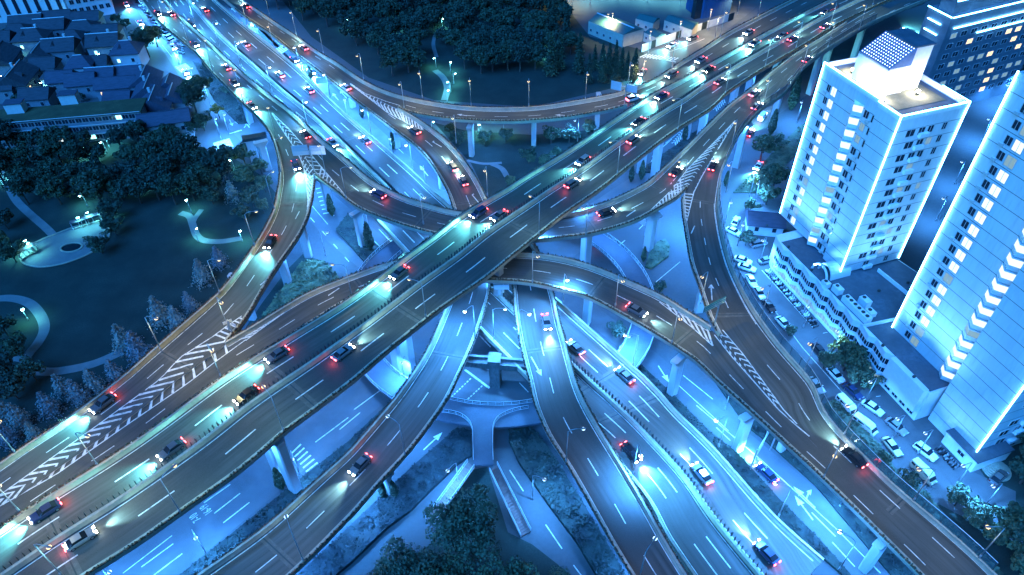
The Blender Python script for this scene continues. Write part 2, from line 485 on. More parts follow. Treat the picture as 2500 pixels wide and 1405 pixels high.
kR1b = [(330,-40,8.6),(470,90,9.4),(640,290,11.2),(768,410,12.8),(950,505,13.4),(1200,545,13.4),(1450,530,13.4),(1640,450,14),(1740,330,15.6),(1880,210,17.4),(2060,60,18.4),(2300,-60,18.5)]
S3 = [(1690,436),(1720,392),(1750,350),(1782,314),(1830,258),(1880,210),(1940,162),(2000,118),(2066,76),(2120,44),(2200,0)]
R1B_L = [(352,-60),(405,0),(452,50),(508,100),(580,168),(648,224),(704,266),(740,298),(780,336),(840,384),(900,436),(950,464),(1000,486),(1040,497),(1080,509),(1130,518),(1260,525),(1390,518),(1440,506),(1500,486),(1550,462),(1580,446),(1610,420),(1670,364),(1730,304),(1776,260),(1820,226),(1880,178),(1940,132),(2010,88),(2080,44),(2150,5)]
V_r1b = Via(R1B_L, S1+[(768,424),(820,462),(848,486),(880,508),(927,527),(986,547),(1061,567),(1180,583),(1303,583),(1360,578),(1430,570),(1500,553),(1550,536),(1596,512),(1668,468)]+S3, kR1b)
kR2 = [(500,-60,8.6),(700,110,9.4),(900,240,10.8),(985,262,11.4),(1150,275,12.4),(1300,278,13),(1450,258,15.2),(1560,225,17.4),(1700,140,18.4),(2000,-30,18.5)]
S2 = [(522,-40),(572,0),(628,42),(693,86),(740,122),(795,160),(850,200),(900,226),(940,246)]
R2_L = [(540,-40),(594,0),(656,44),(726,90),(770,122),(825,155),(886,196),(955,227),(1037,246),(1150,261),(1296,261),(1406,246),(1498,229),(1530,220),(1584,200),(1624,178),(1660,153),(1720,116),(1776,80),(1840,46),(1910,10),(1990,-30)]
V_r2 = Via(R2_L, S2+[(979,263),(1006,273),(1098,287),(1235,294),(1372,285),(1474,268),(1515,262),(1590,224),(1660,188),(1760,132),(1880,66),(1990,10),(2060,-30)], kR2)
kR2c = [(500,-60,8.6),(700,110,9.4),(900,240,10.8),(985,300,11),(1080,390,10.6),(1140,490,9.9),(1190,600,9.8),(1240,760,9.8)]
R2C_R = [(505,-40),(550,0),(600,40),(660,80),(710,120),(760,158),(825,208),(859,236),(904,270),(962,314),(1016,355),(1050,393),(1078,437),(1098,478),(1115,540),(1130,600)]
V_r2c = Via(S2+[(979,266),(1030,297),(1081,335),(1115,369),(1146,410),(1167,444),(1184,478),(1215,540),(1240,600)], R2C_R, kR2c)
kR3 = [(2200,0,18.5),(2128,40,18.5),(2000,110,18.2),(1880,230,17.2),(1740,345,15.6),(1720,470,14.4),(1715,600,13.6),(1760,760,13.4),(1830,900,13.2),(2000,1080,12.7),(2150,1240,11.6),(2400,1450,10.5)]
S4 = [(1763,822),(1800,868),(1836,912),(1858,938),(1906,990),(1975,1062),(2045,1124),(2122,1196),(2217,1285),(2312,1375),(2390,1450)]
R3_L = [(2280,-10),(2134,50),(2050,98),(1990,138),(1950,178),(1915,226),(1862,262),(1810,318),(1790,356),(1774,390),(1764,416),(1758,460),(1756,500),(1761,540),(1771,590),(1790,651),(1821,716),(1852,767),(1903,836),(1957,897),(1992,940),(2015,1005),(2098,1097),(2186,1183),(2284,1265),(2380,1349),(2432,1400),(2500,1470)]
V_r3 = Via(R3_L, S3[::-1]+[(1668,470),(1666,510),(1670,540),(1676,576),(1688,641),(1705,685),(1718,726),(1730,766),(1742,800)]+S4, kR3)
kR4 = [(-300,1450,18.5),(0,1240,18.4),(300,1010,17.8),(520,850,16.6),(720,745,15.2),(900,680,13.9),(1100,650,13.4),(1400,680,13.4),(1600,760,13.4),(1760,890,13.2),(2000,1080,12.7),(2150,1240,11.6),(2400,1450,10.5)]
V_r4 = Via(S5[::-1]+[(543,838),(615,796),(741,720),(825,685),(883,663),(965,637),(1100,612),(1200,612),(1266,617),(1320,620),(1380,630),(1448,649),(1542,688),(1618,722),(1675,758),(1742,799)]+S4,
  [(-330,1510),(-160,1398),(0,1290),(82,1234),(324,1082),(547,919),(700,824),(850,730),(960,696),(1080,684),(1176,681),(1230,682),(1300,688),(1380,706),(1440,723),(1542,778),(1628,829),(1675,860),(1701,877),(1749,925),(1817,986),(1903,1065),(1992,1147),(2091,1243),(2149,1301),(2251,1403),(2310,1470)], kR4)
kB = [(1150,480,9.9),(1240,700,9.8),(1200,1400,9.8)]
BL_L = [(1108,505),(1122,600),(1112,690),(1089,750),(1044,853),(989,938),(955,983),(893,1055),(850,1104),(769,1176),(649,1284),(517,1378),(400,1458)]
BL_R = [(1150,500),(1185,600),(1198,690),(1184,750),(1160,822),(1132,887),(1105,945),(1091,973),(1044,1038),(989,1109),(927,1174),(869,1243),(825,1287),(769,1345),(704,1405),(620,1480)]
V_bl = Via(BL_L, BL_R, kB)
BR_L = [(1152,500),(1222,600),(1252,690),(1256,750),(1269,829),(1283,887),(1296,938),(1303,976),(1337,1058),(1385,1130),(1440,1226),(1498,1328),(1546,1405),(1600,1490)]
BR_R = [(1186,485),(1300,590),(1348,709),(1361,767),(1378,829),(1406,931),(1430,986),(1474,1062),(1525,1144),(1577,1232),(1628,1325),(1675,1400),(1735,1490)]
V_br = Via(BR_L, BR_R, kB)
VIAS = dict(main=V_main, ns=V_ns, r1=V_r1, r1b=V_r1b, r2=V_r2, r2c=V_r2c, r3=V_r3, r4=V_r4, bl=V_bl, br=V_br)
# ------------------------------------------------------------------ ground and the viaducts
gm = MB(); gm.face([(-1500,-300,0),(1500,-300,0),(1500,2500,0),(-1500,2500,0)]); tag(gm.build('ground', MT['ground']), kind='structure')
build_via(V_main, 'upper_viaduct', 'topmost wide viaduct crossing the whole photo from lower left to upper right', depth=2.0)
build_via(V_ns, 'lower_viaduct', 'wide blue lit viaduct from upper left to lower right, lowest of the elevated decks', depth=1.5, planters=(False, False))
n1 = V_r1.near(770, 432, 1); n5 = V_r1.near(543, 838, 1)
build_via(V_r1, 'ramp_viaduct', 'curving ramp beside the dark park, from the upper left bending down to the lower left', rp=(n1, n5), planters=(True, True))
nb = V_r1b.near(770, 428, 1); nc = V_r1b.near(1668, 466, 1); nd = V_r1b.near(2062, 60, 0)
build_via(V_r1b, 'ramp_viaduct', 'ramp dipping below the top viaduct, with a white arrow pointing up to the right', lp=(0, nd), rp=(nb, nc))
ne = V_r2.near(979, 264, 1); nf = V_r2.near(1515, 262, 1)
build_via(V_r2, 'ramp_viaduct', 'far sagging arc ramp in front of the dark woods, carried on white pillars', rp=(ne, nf))
ng = V_r2c.near(979, 268, 0)
build_via(V_r2c, 'ramp_viaduct', 'short bending ramp with red tail lights that goes under the top viaduct', lp=(ng, V_r2c.len))
nh = V_r3.near(1668, 472, 1); nk = V_r3.near(1742, 800, 1)
build_via(V_r3, 'ramp_viaduct', 'ramp with a glass noise fence bending past the car park to the lower right', rp=(nh, nk), planters=(False, True))
nl = V_r4.near(543, 838, 0); nm = V_r4.near(1742, 800, 0)
build_via(V_r4, 'ramp_viaduct', 'arched ramp passing below the middle of the top viaduct, lower edge furry with plants', lp=(nl, nm))
build_via(V_bl, 'ramp_viaduct', 'lower ramp left of the footbridge stairs, curving to the bottom left')
build_via(V_br, 'ramp_viaduct', 'lower ramp right of the footbridge stairs, running to the bottom right')

# glass noise fence along the outer edge of the right ramp
def noise_fence(V, d0, d1, label, side=0, h=2.2):
    a, _ = V.at((d0+d1)/2); root = thing('noise_fence', label, 'noise barrier', (a.x, a.y, a.z))
    gl = MB(); po = MB(); pr = None; d = d0; k = 0; rail = []
    while d < d1:
        q = V.at(d); p = q[side]; ac = (q[1-side]-q[side]).normalized(); base = p+ac*.1
        top = base+Vector((0, 0, h)); rail.append(top)
        po.tube([base, top], .06, 4); po.build('post', MT['darkmetal'], root); po = MB()
        if pr: gl.add([pr[0], base, top, pr[1]], [(0, 1, 2, 3)])
        pr = (base, top); d += 3
    gl.build('glass_panel', MT['glass'], root)
    r_ = MB(); r_.tube(rail, .06, 4); r_.build('top_rail', MT['metal'], root)
m, nt_, b_ = _nm('barrier_glass'); b_.inputs['Base Color'].default_value = (.03, .10, .13, 1); b_.inputs['Roughness'].default_value = .15
b_.inputs['Alpha'].default_value = .6; MT['glass'] = m
noise_fence(V_r3, V_r3.near(2134, 50, 0), V_r3.near(1766, 412, 0), 'blue glass noise fence on the ramp edge above the left tower')
noise_fence(V_r3, V_r3.near(1758, 470, 0), V_r3.near(2432, 1400, 0), 'long glass noise fence on the ramp edge between the road and the car park')

# ---- medians: concrete kerb with a row of dark anti-glare fins
def median(V, fr, name_label, d0, d1, fin_side=-1, fins=True, gap=None):
    p = V.pos((d0+d1)/2, fr); root = thing('median_barrier', name_label, 'barrier', (p.x, p.y, p.z))
    kb = MB(); rows = []; n = int((d1-d0)/2)
    for i in range(n+1):
        d = d0+(d1-d0)*i/n; a, b = V.at(d); ac = (b-a).normalized(); q = V.pos(d, fr); u = Vector((0, 0, 1))
        rows.append([q-ac*.42+u*.0, q-ac*.26+u*.85, q+ac*.26+u*.85, q+ac*.42+u*.0])
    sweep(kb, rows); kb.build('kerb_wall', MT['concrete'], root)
    if fins:
        fn = MB(); d = d0
        while d < d1:
            a, b = V.at(d); ac = (b-a).normalized(); q = V.pos(d, fr)+ac*fin_side*.62
            if (q-co.location).length < 300:
                fn.box(q+Vector((0, 0, .75)), (.34, .12, 1.5), math.atan2(ac.y, ac.x))
            d += .9
        tag(fn.build('anti_glare_fin', MT['darkmetal'], root), kind='stuff')
    return root
MEDF = .475
median(V_main, MEDF, 'concrete median with a row of dark fins along the topmost viaduct', 2, V_main.len-2)
median(V_ns, .5, 'pale median wall down the middle of the blue lit lower viaduct', 2, V_ns.len-2, 1)

# ---- painted lanes
def mark(V):
    V.mk = MB(); V.jn = V
for V in VIAS.values(): mark(V)
mk = V_main.mk
for fr in (.245, .735): dashes(mk, V_main, fr, 3, V_main.len, 6, 9, .24)
for fr in (.055, .425, .525, .945): solid(mk, V_main, fr, 1, V_main.len-1, .16)
for u, v in ((150,1290),(1250,560),(690,905),(1690,290),(960,722)):
    jointbar(V_main.jn, V_main, V_main.near(u, v), wd=.75)
mk = V_ns.mk
for fr in (.2, .34, .66, .80): dashes(mk, V_ns, fr, 2, V_ns.len, 6, 9, .2)
for fr in (.055, .46, .54, .945): solid(mk, V_ns, fr, 1, V_ns.len-1, .16)
for u, v in ((600,120),(1000,500),(1500,890),(1570,960),(840,330)): jointbar(V_ns.jn, V_ns, V_ns.near(u, v), wd=.7)
def two_lane(V, d0, d1, f0=.5, edge=True, fl=.09, fr=.91, on=4, gap=6):
    dashes(V.mk, V, f0, d0, d1, on, gap, .17)
    if edge:
        solid(V.mk, V, fl, d0, d1, .15); solid(V.mk, V, fr, d0, d1, .15)
two_lane(V_r1, n1-30, n5, .48); two_lane(V_r1, 2, n1-42, .5, False); two_lane(V_r1, n5, V_r1.len, .42, False); solid(V_r1.mk, V_r1, .09, 0, V_r1.len, .15)
two_lane(V_r1b, nb-10, nc, .5); two_lane(V_r1b, 2, nb-40, .5, False); two_lane(V_r1b, nc, V_r1b.len, .5, False); solid(V_r1b.mk, V_r1b, .09, 0, V_r1b.len, .15)
two_lane(V_r2, ne, nf, .5); two_lane(V_r2, 2, ne-40, .5, False); two_lane(V_r2, nf, V_r2.len-5, .5, False); solid(V_r2.mk, V_r2, .09, 0, V_r2.len, .15)
two_lane(V_r2c, ng, V_r2c.len, .5); solid(V_r2c.mk, V_r2c, .91, 0, V_r2c.len, .15)
two_lane(V_r3, nh, nk, .5, True, .12, .9, 2.5, 4.5); two_lane(V_r3, nk+10, V_r3.len, .52, False, on=4, gap=6); two_lane(V_r3, 4, nh-40, .5, False); solid(V_r3.mk, V_r3, .1, 0, V_r3.len, .15)
two_lane(V_r4, nl, nm, .5); two_lane(V_r4, nm, V_r4.len, .5, False); two_lane(V_r4, 2, nl-10, .55, False); solid(V_r4.mk, V_r4, .92, 0, V_r4.len, .15)
two_lane(V_bl, 2, V_bl.len, .52); two_lane(V_br, 2, V_br.len, .47)
for V, L in ((V_r1, ((480,130),(600,252),(668,350),(700,418),(745,500),(430,870))), (V_r1b, ((770,310),(850,480),(1040,520),(1430,540),(1600,450),(1800,270))),
             (V_r2, ((1018,258),(1465,255),(740,110))), (V_r2c, ((1090,410),(1150,500))), (V_r3, ((1735,490),(1790,775),(1930,170),(2190,1260))),
             (V_r4, ((1455,690),(1690,820),(870,700))), (V_bl, ((1100,860),(670,1325))), (V_br, ((1330,860),))):
    for u, v in L: jointbar(V.jn, V, V.near(u, v), wd=.55)
# arrows on the decks: photo tail, photo tip
for V, a, b in ((V_r1, (730,520), (715,545)), (V_r1, (655,682), (620,708)), (V_r4, (828,706), (780,735)), (V_r1b, (1530,529), (1562,506)), (V_r2c, (1167,494), (1148,470)),
                (V_r3, (1688,570), (1701,540)), (V_r3, (1738,728), (1736,698)), (V_br, (1297,872), (1322,918)), (V_r2c, (1075,358), (1052,344)), (V_r2, (1150,284), (1122,281)), (V_r2, (1392,281), (1362,283))):
    pa, pb = V.ray(*a), V.ray(*b); t = (pb-pa); arrow(V.mk, (pa+pb)/2, t, max(5.5, min(7, t.length)))
# gores
zf = lambda V: V
chevrons(V_r1.mk, [(664,278),(700,334),(728,374),(742,412),(750,450)], [(664,276),(706,316),(750,366),(776,398),(800,430)], zf(V_r1), 17, 1.0, .42, -1)
hatch(V_r1.mk, [(742,412),(748,450),(752,490),(750,520)], [(764,430),(762,460),(757,490),(751,520)], zf(V_r1), 9, .8, .4)
hatch(V_r1b.mk, [(776,428),(812,458),(846,486)], [(776,398),(820,450),(850,486)], zf(V_r1b), 9, .6, .4)
chevrons(V_r2.mk, [(855,204),(890,228),(940,247),(976,258)], [(855,206),(905,244),(945,275),(985,296)], zf(V_r2), 14, -.8, .42, 1)
hatch(V_r2c.mk, [(985,296),(1010,311),(1034,318)], [(980,270),(1006,290),(1034,316)], zf(V_r2c), 7, -.4, .42)
chevrons(V_r3.mk, [(1795,295),(1720,372),(1680,412),(1632,474)], [(1795,295),(1750,370),(1714,430),(1694,470)], zf(V_r3), 20, 1.2, .42, -1)
hatch(V_r1b.mk, [(1664,432),(1630,474),(1590,512)], [(1664,470),(1634,490),(1592,513)], zf(V_r1b), 10, -.3, .42)
hatch(V_r3.mk, [(1672,470),(1670,500),(1674,536)], [(1694,470),(1684,510),(1677,540)], zf(V_r3), 9, .2, .4)
chevrons(V_r4.mk, [(1744,818),(1787,872),(1845,937),(1900,1000),(1940,1036)], [(1764,806),(1814,865),(1869,940),(1912,1000),(1946,1036)], zf(V_r4), 16, -.9, .42, 1)
strip(V_r4.mk, [V_r4.ray(1940,1036), V_r4.ray(1976,1066)], .25)
hatch(V_r4.mk, [(1618,732),(1668,768),(1735,808)], [(1610,738),(1690,800),(1740,845)], zf(V_r4), 7, 1.0, .38, True)
chevrons(V_r4.mk, [(520,822),(437,875),(393,925),(239,1038),(82,1150),(0,1209),(-60,1250)], [(600,830),(520,888),(458,937),(307,1040),(137,1159),(0,1236),(-60,1270)], zf(V_r4), 24, -1.2, .5, 1)
hatch(V_r4.mk, [(556,838),(610,806),(690,764)], [(600,832),(640,802),(694,764)], zf(V_r4), 9, .9, .42)
hatch(V_r1.mk, [(590,772),(552,798),(520,822)], [(596,782),(566,815),(543,838)], zf(V_r1), 6, -.6, .42)
for k, V in VIAS.items():
    V.mk.build('lane_markings', MT['paint'], V.root)
# chevrons on the merge at the far right, where the ramp joins the top deck

# ---- piers (photo pixel of the foot, via, width across, depth along)
def pier(V, u, v, wx=2.0, wy=1.5, cap=4.2, twin=0.0, fr=None, dark=False):
    foot = P(u, v, 0)
    bd = min(range(len(V.st)), key=lambda i: ((V.st[i][0]+V.st[i][1])/2-foot).xy.length)
    a, b = V.st[bd]; ac = (b-a); ac.z = 0; ac.normalize(); rz = math.atan2(ac.y, ac.x)
    ztop = a.z-PT-.03-1.68 if V is not V_main else a.z-PT-.03-1.98
    for t in ((-twin, twin) if twin else (0,)):
        mb = MB(); c = foot+ac*t
        for zz0, zz1, s0, s1 in ((0, ztop-1.6, wx, wx), (ztop-1.6, ztop-.5, wx, cap if not twin else wx*1.25), (ztop-.5, ztop, cap if not twin else wx*1.25, cap if not twin else wx*1.25)):
            t2 = Vector((-ac.y, ac.x, 0)); vs = []
            for zz, s_ in ((zz0, s0), (zz1, s1)):
                bev = .25
                for x, y in ((-s_/2+bev, -wy/2), (s_/2-bev, -wy/2), (s_/2, -wy/2+bev), (s_/2, wy/2-bev), (s_/2-bev, wy/2), (-s_/2+bev, wy/2), (-s_/2, wy/2-bev), (-s_/2, -wy/2+bev)):
                    q = c+ac*x+t2*y; vs.append(Vector((q.x, q.y, zz)))
            mb.add(vs, [tuple(range(8))[::-1], tuple(range(8, 16))]+[(i, (i+1) % 8, 8+(i+1) % 8, 8+i) for i in range(8)])
        mb.build('pier', MT['pier'], V.root)
    PIERS.append(foot)
MT['pier'] = surf('pier_concrete', (.36, .37, .38), .8, .16, .5, 4, (1, 1, .2))
PIERS = []
pier(V_r2, 1152, 380); pier(V_r2, 1303, 354); pier(V_r2, 1455, 330)
pier(V_r1b, 1582, 608, 2.4, 1.8, 5); pier(V_r1b, 1428, 645, 3.2, 1.8, 6); pier(V_r1b, 888, 603, 2.2, 1.6); pier(V_r1b, 806, 512, 2.2, 1.6)
pier(V_r4, 1640, 962, 2.2, 1.6); pier(V_r4, 1800, 1098, 2.0, 1.6); pier(V_r3, 2112, 1387, 2.2, 1.6); pier(V_r4, 1432, 790, 2.2, 1.6); pier(V_r4, 1222, 720, 2.2, 1.6); pier(V_r4, 1905, 1100, 1.6, 1.4)
pier(V_main, 707, 1185, 2.3, 1.9, twin=1.9); pier(V_main, 990, 915, 2.6, 1.9, twin=1.9)
for u, v in ((1580,430),(1690,345),(1800,270),(1200,760),(1900,210),(2000,150)): pier(V_main, u, v, 2.2, 1.8, twin=2.4)
pier(V_r1, 655, 414, 2.2, 1.7); pier(V_r1, 705, 697); pier(V_r1, 754, 627); pier(V_r1, 616, 778); pier(V_r1, 560, 215); pier(V_r1, 510, 160); pier(V_r1, 612, 300)
pier(V_bl, 950, 1205, 1.8, 1.5); pier(V_r3, 1796, 408); pier(V_r3, 1882, 316); pier(V_r3, 1705, 760); pier(V_r3, 1975, 230, 2, 1.6); pier(V_r3, 2080, 150, 2, 1.6)
pier(V_r2c, 862, 262); pier(V_r2c, 970, 360); pier(V_r2c, 1080, 460, 1.8, 1.5)
# the T shaped pier between the two lower ramps
tp = MB(); c_ = P(1210, 940, 0); a_, b_ = V_bl.at(V_bl.near(1140, 865)); e_, f_ = V_br.at(V_br.near(1330, 865))
dirx = (f_-a_); dirx.z = 0; L_ = dirx.length; dirx.normalize(); m_ = Matrix((dirx, Vector((-dirx.y, dirx.x, 0)), Vector((0, 0, 1)))).transposed()
mid = (a_+f_)/2
tp.box((c_.x, c_.y, 3.3), (2.2, 2.0, 6.6), M=m_); tp.box((mid.x, c_.y, 7.0), (L_-2, 2.4, 1.5), M=m_); tp.box((mid.x, c_.y-.0, 8.35), (L_-1, .5, .6), M=m_); tp.box((c_.x, c_.y, 8.3), (2.6, 2.8, 1.15), M=m_)
tp.build('cross_beam_pier', surf('stained_pier_concrete', (.15, .15, .15), .85, .45, .6, 4, (1, 1, .3)), V_bl.root)
# ------------------------------------------------------------------ street lamps with their own light
def lampmesh(h, arm, headname='lamp_head'):
    po = MB(); po.tube([(0,0,0),(0,0,h*.5),(0,0,h)], .11, 6, .07); po.tube([(0,0,0),(0,0,.9)], .17, 6)
    ar = MB(); ar.tube([(0,0,h-.1),(0,arm*.25,h+.35),(0,arm*.6,h+.5),(0,arm,h+.45)], .055, 5)
    hd = MB()
    vs = []; 
    for y, wx, z0, z1 in ((arm-.1,.10,.38,.52),(arm+.25,.19,.36,.56),(arm+.6,.17,.36,.54),(arm+.85,.07,.40,.48)):
        vs += [(-wx,y,h+z0),(wx,y,h+z0),(wx*.7,y,h+z1),(-wx*.7,y,h+z1)]
    hd.add(vs, [(4*i+k,4*i+(k+1)%4,4*i+4+(k+1)%4,4*i+4+k) for i in range(3) for k in range(4)]+[(0,1,2,3),(15,14,13,12)])
    bl = MB(); 
    n = 8; rings = []
    for i in range(4):
        t = math.pi*.5*i/3; rings.append((.34*math.cos(t)+.01, -.26*math.sin(t)))
    bl.lathe([(r_, z_+h+.36) for r_, z_ in rings][::-1], 8, (0, arm+.4, 0))
    return po, ar, hd, bl
def lamp_proto(h, arm, bulb, lightcol, watt, metal='metal', rad=.25, glow=.0):
    t = thing('street_lamp', 'lamp', 'street lamp'); po, ar, hd, bl = lampmesh(h, arm)
    po.local('pole', MT[metal], t, True); ar.local('arm', MT[metal], t, True); hd.local('lamp_head', MT[metal], t); b = bl.local('bulb', MT[bulb], t, True)
    if watt:
        l = bpy.data.lights.new('lamp_light', 'SPOT'); l.spot_size = R(150); l.spot_blend = .7; l.energy = watt; l.color = lightcol; l.shadow_soft_size = rad
        o = bpy.data.objects.new('lamp_light', l); C.objects.link(o); o.parent = t; o.location = (0, arm+.4, h-.35)
    t['_h'] = h; t['_arm'] = arm
    return t
WARM = (1.0, .90, .46); COOL = (.065, .34, 1.0)
lampW = lamp_proto(9.0, 2.2, 'warm', WARM, 3000)
lampC = lamp_proto(9.0, 2.2, 'coolbulb', COOL, 42000)
lampT = lamp_proto(9.0, 2.2, 'warm', (.50, .95, .92), 3600)
lampP = lamp_proto(9.0, 2.2, 'warm', (.86, .92, .72), 1600)
lampU = lamp_proto(9.0, 2.2, 'dullbulb', (.8, .75, .85), 1300)
lampE = lamp_proto(8.0, 1.9, 'dullbulb', COOL, 9500)
lampD = lamp_proto(8.0, 1.9, 'dullbulb', COOL, 22000)
def head_dir(b, hu, hv, h):
    q = P(hu, hv, b.z+h); d = q-b; return math.atan2(-d.x, d.y)
def lamp(proto, bu, bv, hu, hv, z, label, group):
    b = P(bu, bv, z); return place(proto, b, head_dir(b, hu, hv, proto['_h']), label, group)
GL = 'street lamps along the ramps and viaducts'
# base px, head px, height of the parapet it stands on, label
zz = lambda V, u, v: V.z(u, v)+PT
ARC = [((658,38),(641,-14)),((724,86),(708,39)),((790,132),(774,82)),((888,195),(873,138)),((1031,239),(1022,187)),((1150,258),(1146,203)),((1291,260),(1290,204)),((1429,244),(1436,190)),((1532,222),(1545,164)),((1640,168),(1655,112)),((1758,92),(1775,40)),((1850,42),(1866,-8))]
for i, (b, h) in enumerate(ARC):
    lamp(lampW, *b, *h, zz(V_r2, *b), 'warm street lamp on the woods side of the arc ramp, %s from the left' % ordn(i), GL)
for i, (b, h) in enumerate([((605,66),(589,18)),((670,120),(654,71)),((734,172),(717,125)),((806,240),(790,187)),((906,328),(890,267)),((1007,414),(994,354))]):
    lamp(lampW if i < 2 else lampC, *b, *h, zNS+PT, 'lamp between the lower viaduct and the arc ramp, %s from the top' % ordn(i), GL)
for i, (b, h) in enumerate([((987,266),(974,212)),((1114,350),(1100,307)),((1190,478),(1179,436))]):
    lamp(lampW, *b, *h, zz(V_r2c, *b), ['street lamp at the nose where the arc ramp forks','street lamp on the outer bend of the short red trail ramp','street lamp where the short ramp slips under the top viaduct'][i], GL)
for i, (b, h) in enumerate([((478,64),(480,37)),((536,114),(541,92)),((590,163),(598,151)),((664,224),(665,200)),((752,310),(757,290)),((420,14),(424,-20))]):
    lamp(lampC, *b, h[0]+14, h[1]-22, zNS+PT, 'cool lamp on the left edge of the lower viaduct, %s' % ['second from the top','third from the top','fourth from the top','fifth from the top','lowest of them','uppermost'][:][i], GL)
for i, (b, h) in enumerate([((404,62),(398,7)),((462,112),(450,51)),((520,172),(502,98)),((594,248),(571,164)),((676,346),(652,256)),((686,420),(680,342)),((670,510),(667,422)),((622,600),(617,521)),((537,716),(526,638)),((394,856),(371,779)),((36,1104),(2,1034))]):
    lamp(lampT if i < 6 else lampW, *b, *h, zz(V_r1, *b), 'bright street lamp on the park side of the curving ramp, %s from the top' % ordn(i), GL)
lamp(lampW, 560,806, 545,747, zz(V_r1,560,806), 'street lamp standing at the nose between the two lower left ramps', GL)
for i, (b, h) in enumerate([((846,486),(849,412)),((1034,548),(1038,488)),((1430,574),(1425,510)),((1666,466),(1663,396)),((800,444),(775,350))]):
    lamp(lampP, *b, *h, zz(V_r1b, *b), ['street lamp on the inner edge of the dipping ramp, right of the gore signs','street lamp on the dipping ramp just left of the top viaduct','street lamp on the dipping ramp right of the top viaduct','street lamp at the gore nose of the two right hand ramps','street lamp beside the pair of white gore signs'][i], GL)
for i, (b, h) in enumerate([((48,1249),(0,1190)),((540,920),(512,850)),((240,1138),(216,1068)),((860,728),(838,650))]):
    lamp(lampW, *b, *h, zz(V_r4, *b), 'slim lamp between lower left ramp and top viaduct, %s' % ['near the left edge','second from the fork','midway along the chevrons','nearest the photo centre'][i], GL)
for i, (b, h) in enumerate([((152,1405),(103,1335)),((440,1250),(405,1160)),((693,1052),(646,950)),((1040,775),(1013,689)),((1316,573),(1302,486)),((1507,424),(1499,349)),((1654,318),(1652,246)),((1770,230),(1774,167)),((1868,162),(1872,106)),((1943,118),(1943,60)),((2024,72),(2011,21)),((2130,14),(2138,-30))]):
    lamp(lampT, *b, *h, zM+PT, 'street lamp on the lower right edge of the topmost viaduct, %s from the left' % ordn(i), GL)
for i, (b, h) in enumerate([((1784,366),(1775,335)),((1862,262),(1861,219)),((1956,176),(1953,128)),((2020,118),(2013,77)),((2096,76),(2076,38)),((1772,470),(1760,426)),((1858,775),(1838,718)),((1964,906),(1968,850)),((2060,1062),(2050,1000)),((2230,1222),(2226,1150)),((2390,1362),(2380,1290))]):
    lamp(lampP, *b, *h, zz(V_r3, *b), 'street lamp on the tower side of the right hand ramp, %s from the top' % ordn([4,3,2,1,0,5,6,7,8,9,10][i]), GL)
lamp(lampW, 1711,742, 1705,689, zz(V_r3,1711,742), 'street lamp beside the green road sign on the right hand ramp', GL)
for i, (b, h) in enumerate([((1300,690),(1310,626)),((1502,748),(1520,690)),((1640,838),(1662,790)),((2010,1166),(2040,1110))]):
    lamp(lampP, *b, *h, zz(V_r4, *b), 'dark street lamp on the planted lower edge of the arched ramp, %s from the left' % ordn(i), GL)
lamp(lampC, 1160,822, 1142,758, 9.8+PT, 'lit lamp on the lower left ramp near where it leaves the arched ramp', GL)
lamp(lampU, 989,1111, 962,1029, 9.8+PT, 'thin blue lamp post halfway down the lower left ramp', GL)
lamp(lampU, 741,1368, 704,1277, 9.8+PT, 'braced blue lamp post on the lower left ramp by the bottom edge', GL)
lamp(lampC, 1269,832, 1286,767, 9.8+PT, 'lit lamp on the lower right ramp near where it leaves the arched ramp', GL)
lamp(lampU, 1382,1128, 1406,1052, 9.8+PT, 'thin blue lamp post halfway down the lower right ramp', GL)
lamp(lampU, 1560,1418, 1590,1330, 9.8+PT, 'thin blue lamp post on the lower right ramp by the bottom edge', GL)
for i, (b, h) in enumerate([((1375,742),(1385,688)),((1545,892),(1542,820)),((1754,1091),(1765,1023)),((1900,1262),(1925,1190)),((2048,1392),(2083,1320))]):
    lamp(lampC, *b, *h, zNS+PT, 'pale lamp post on the right edge of the blue lower viaduct, %s from the centre' % ordn(i), GL)
for b, h, t_ in (((1545,1157),(1566,1128),'short lamp leaning over the blue lanes at bottom right'),((1206,829),(1217,757),'slim lamp between the two lower ramps, above the cross beam pier')):
    lamp(lampC, *b, *h, zNS, t_, GL)
GG = 'lamps beside the streets on the ground'
for i, (bu, bv, hu, hv) in enumerate([(502,1349,470,1298),(732,1160,712,1113),(1770,1000,1782,962),(2048,1240,2052,1205),(795,625,788,568),(1770,545,1785,528),(900,560,888,520),(1550,880,1556,820),(1855,640,1862,590),(480,215,470,170),(560,330,550,285),(1690,560,1670,520),(1410,345,1400,300),(290,1440,270,1400),(1840,500,1850,450),(1000,930,985,880),(860,1240,850,1190),(1120,1190,1105,1140),(1300,1220,1320,1170)]):
    lamp(lampD, bu, bv, hu, hv, 0, ['small grey lamp beside the painted numbers on the blue street','lamp in front of the twin white pillars at lower left','lamp between the lower viaduct and the arched ramp','lamp on the planted strip beside the arrows at lower right','lamp on the street left of the white pillars','double lamp on the street beside the white pillar right of centre','lamp among the cypresses left of centre','lamp with a bent arm right of the ring footbridge','lamp at the corner of the traffic island','lamp at the zebra crossing on the upper left street','lamp on the street beside the yellow tree','lamp at the small traffic island','lamp in the planting above the top viaduct','lamp at the bottom left corner','lamp at the head of the car park','lamp behind the left rail of the ring footbridge','lamp in the lower left hedge','lamp left of the footbridge stairs','lamp right of the footbridge stairs'][i], GG)

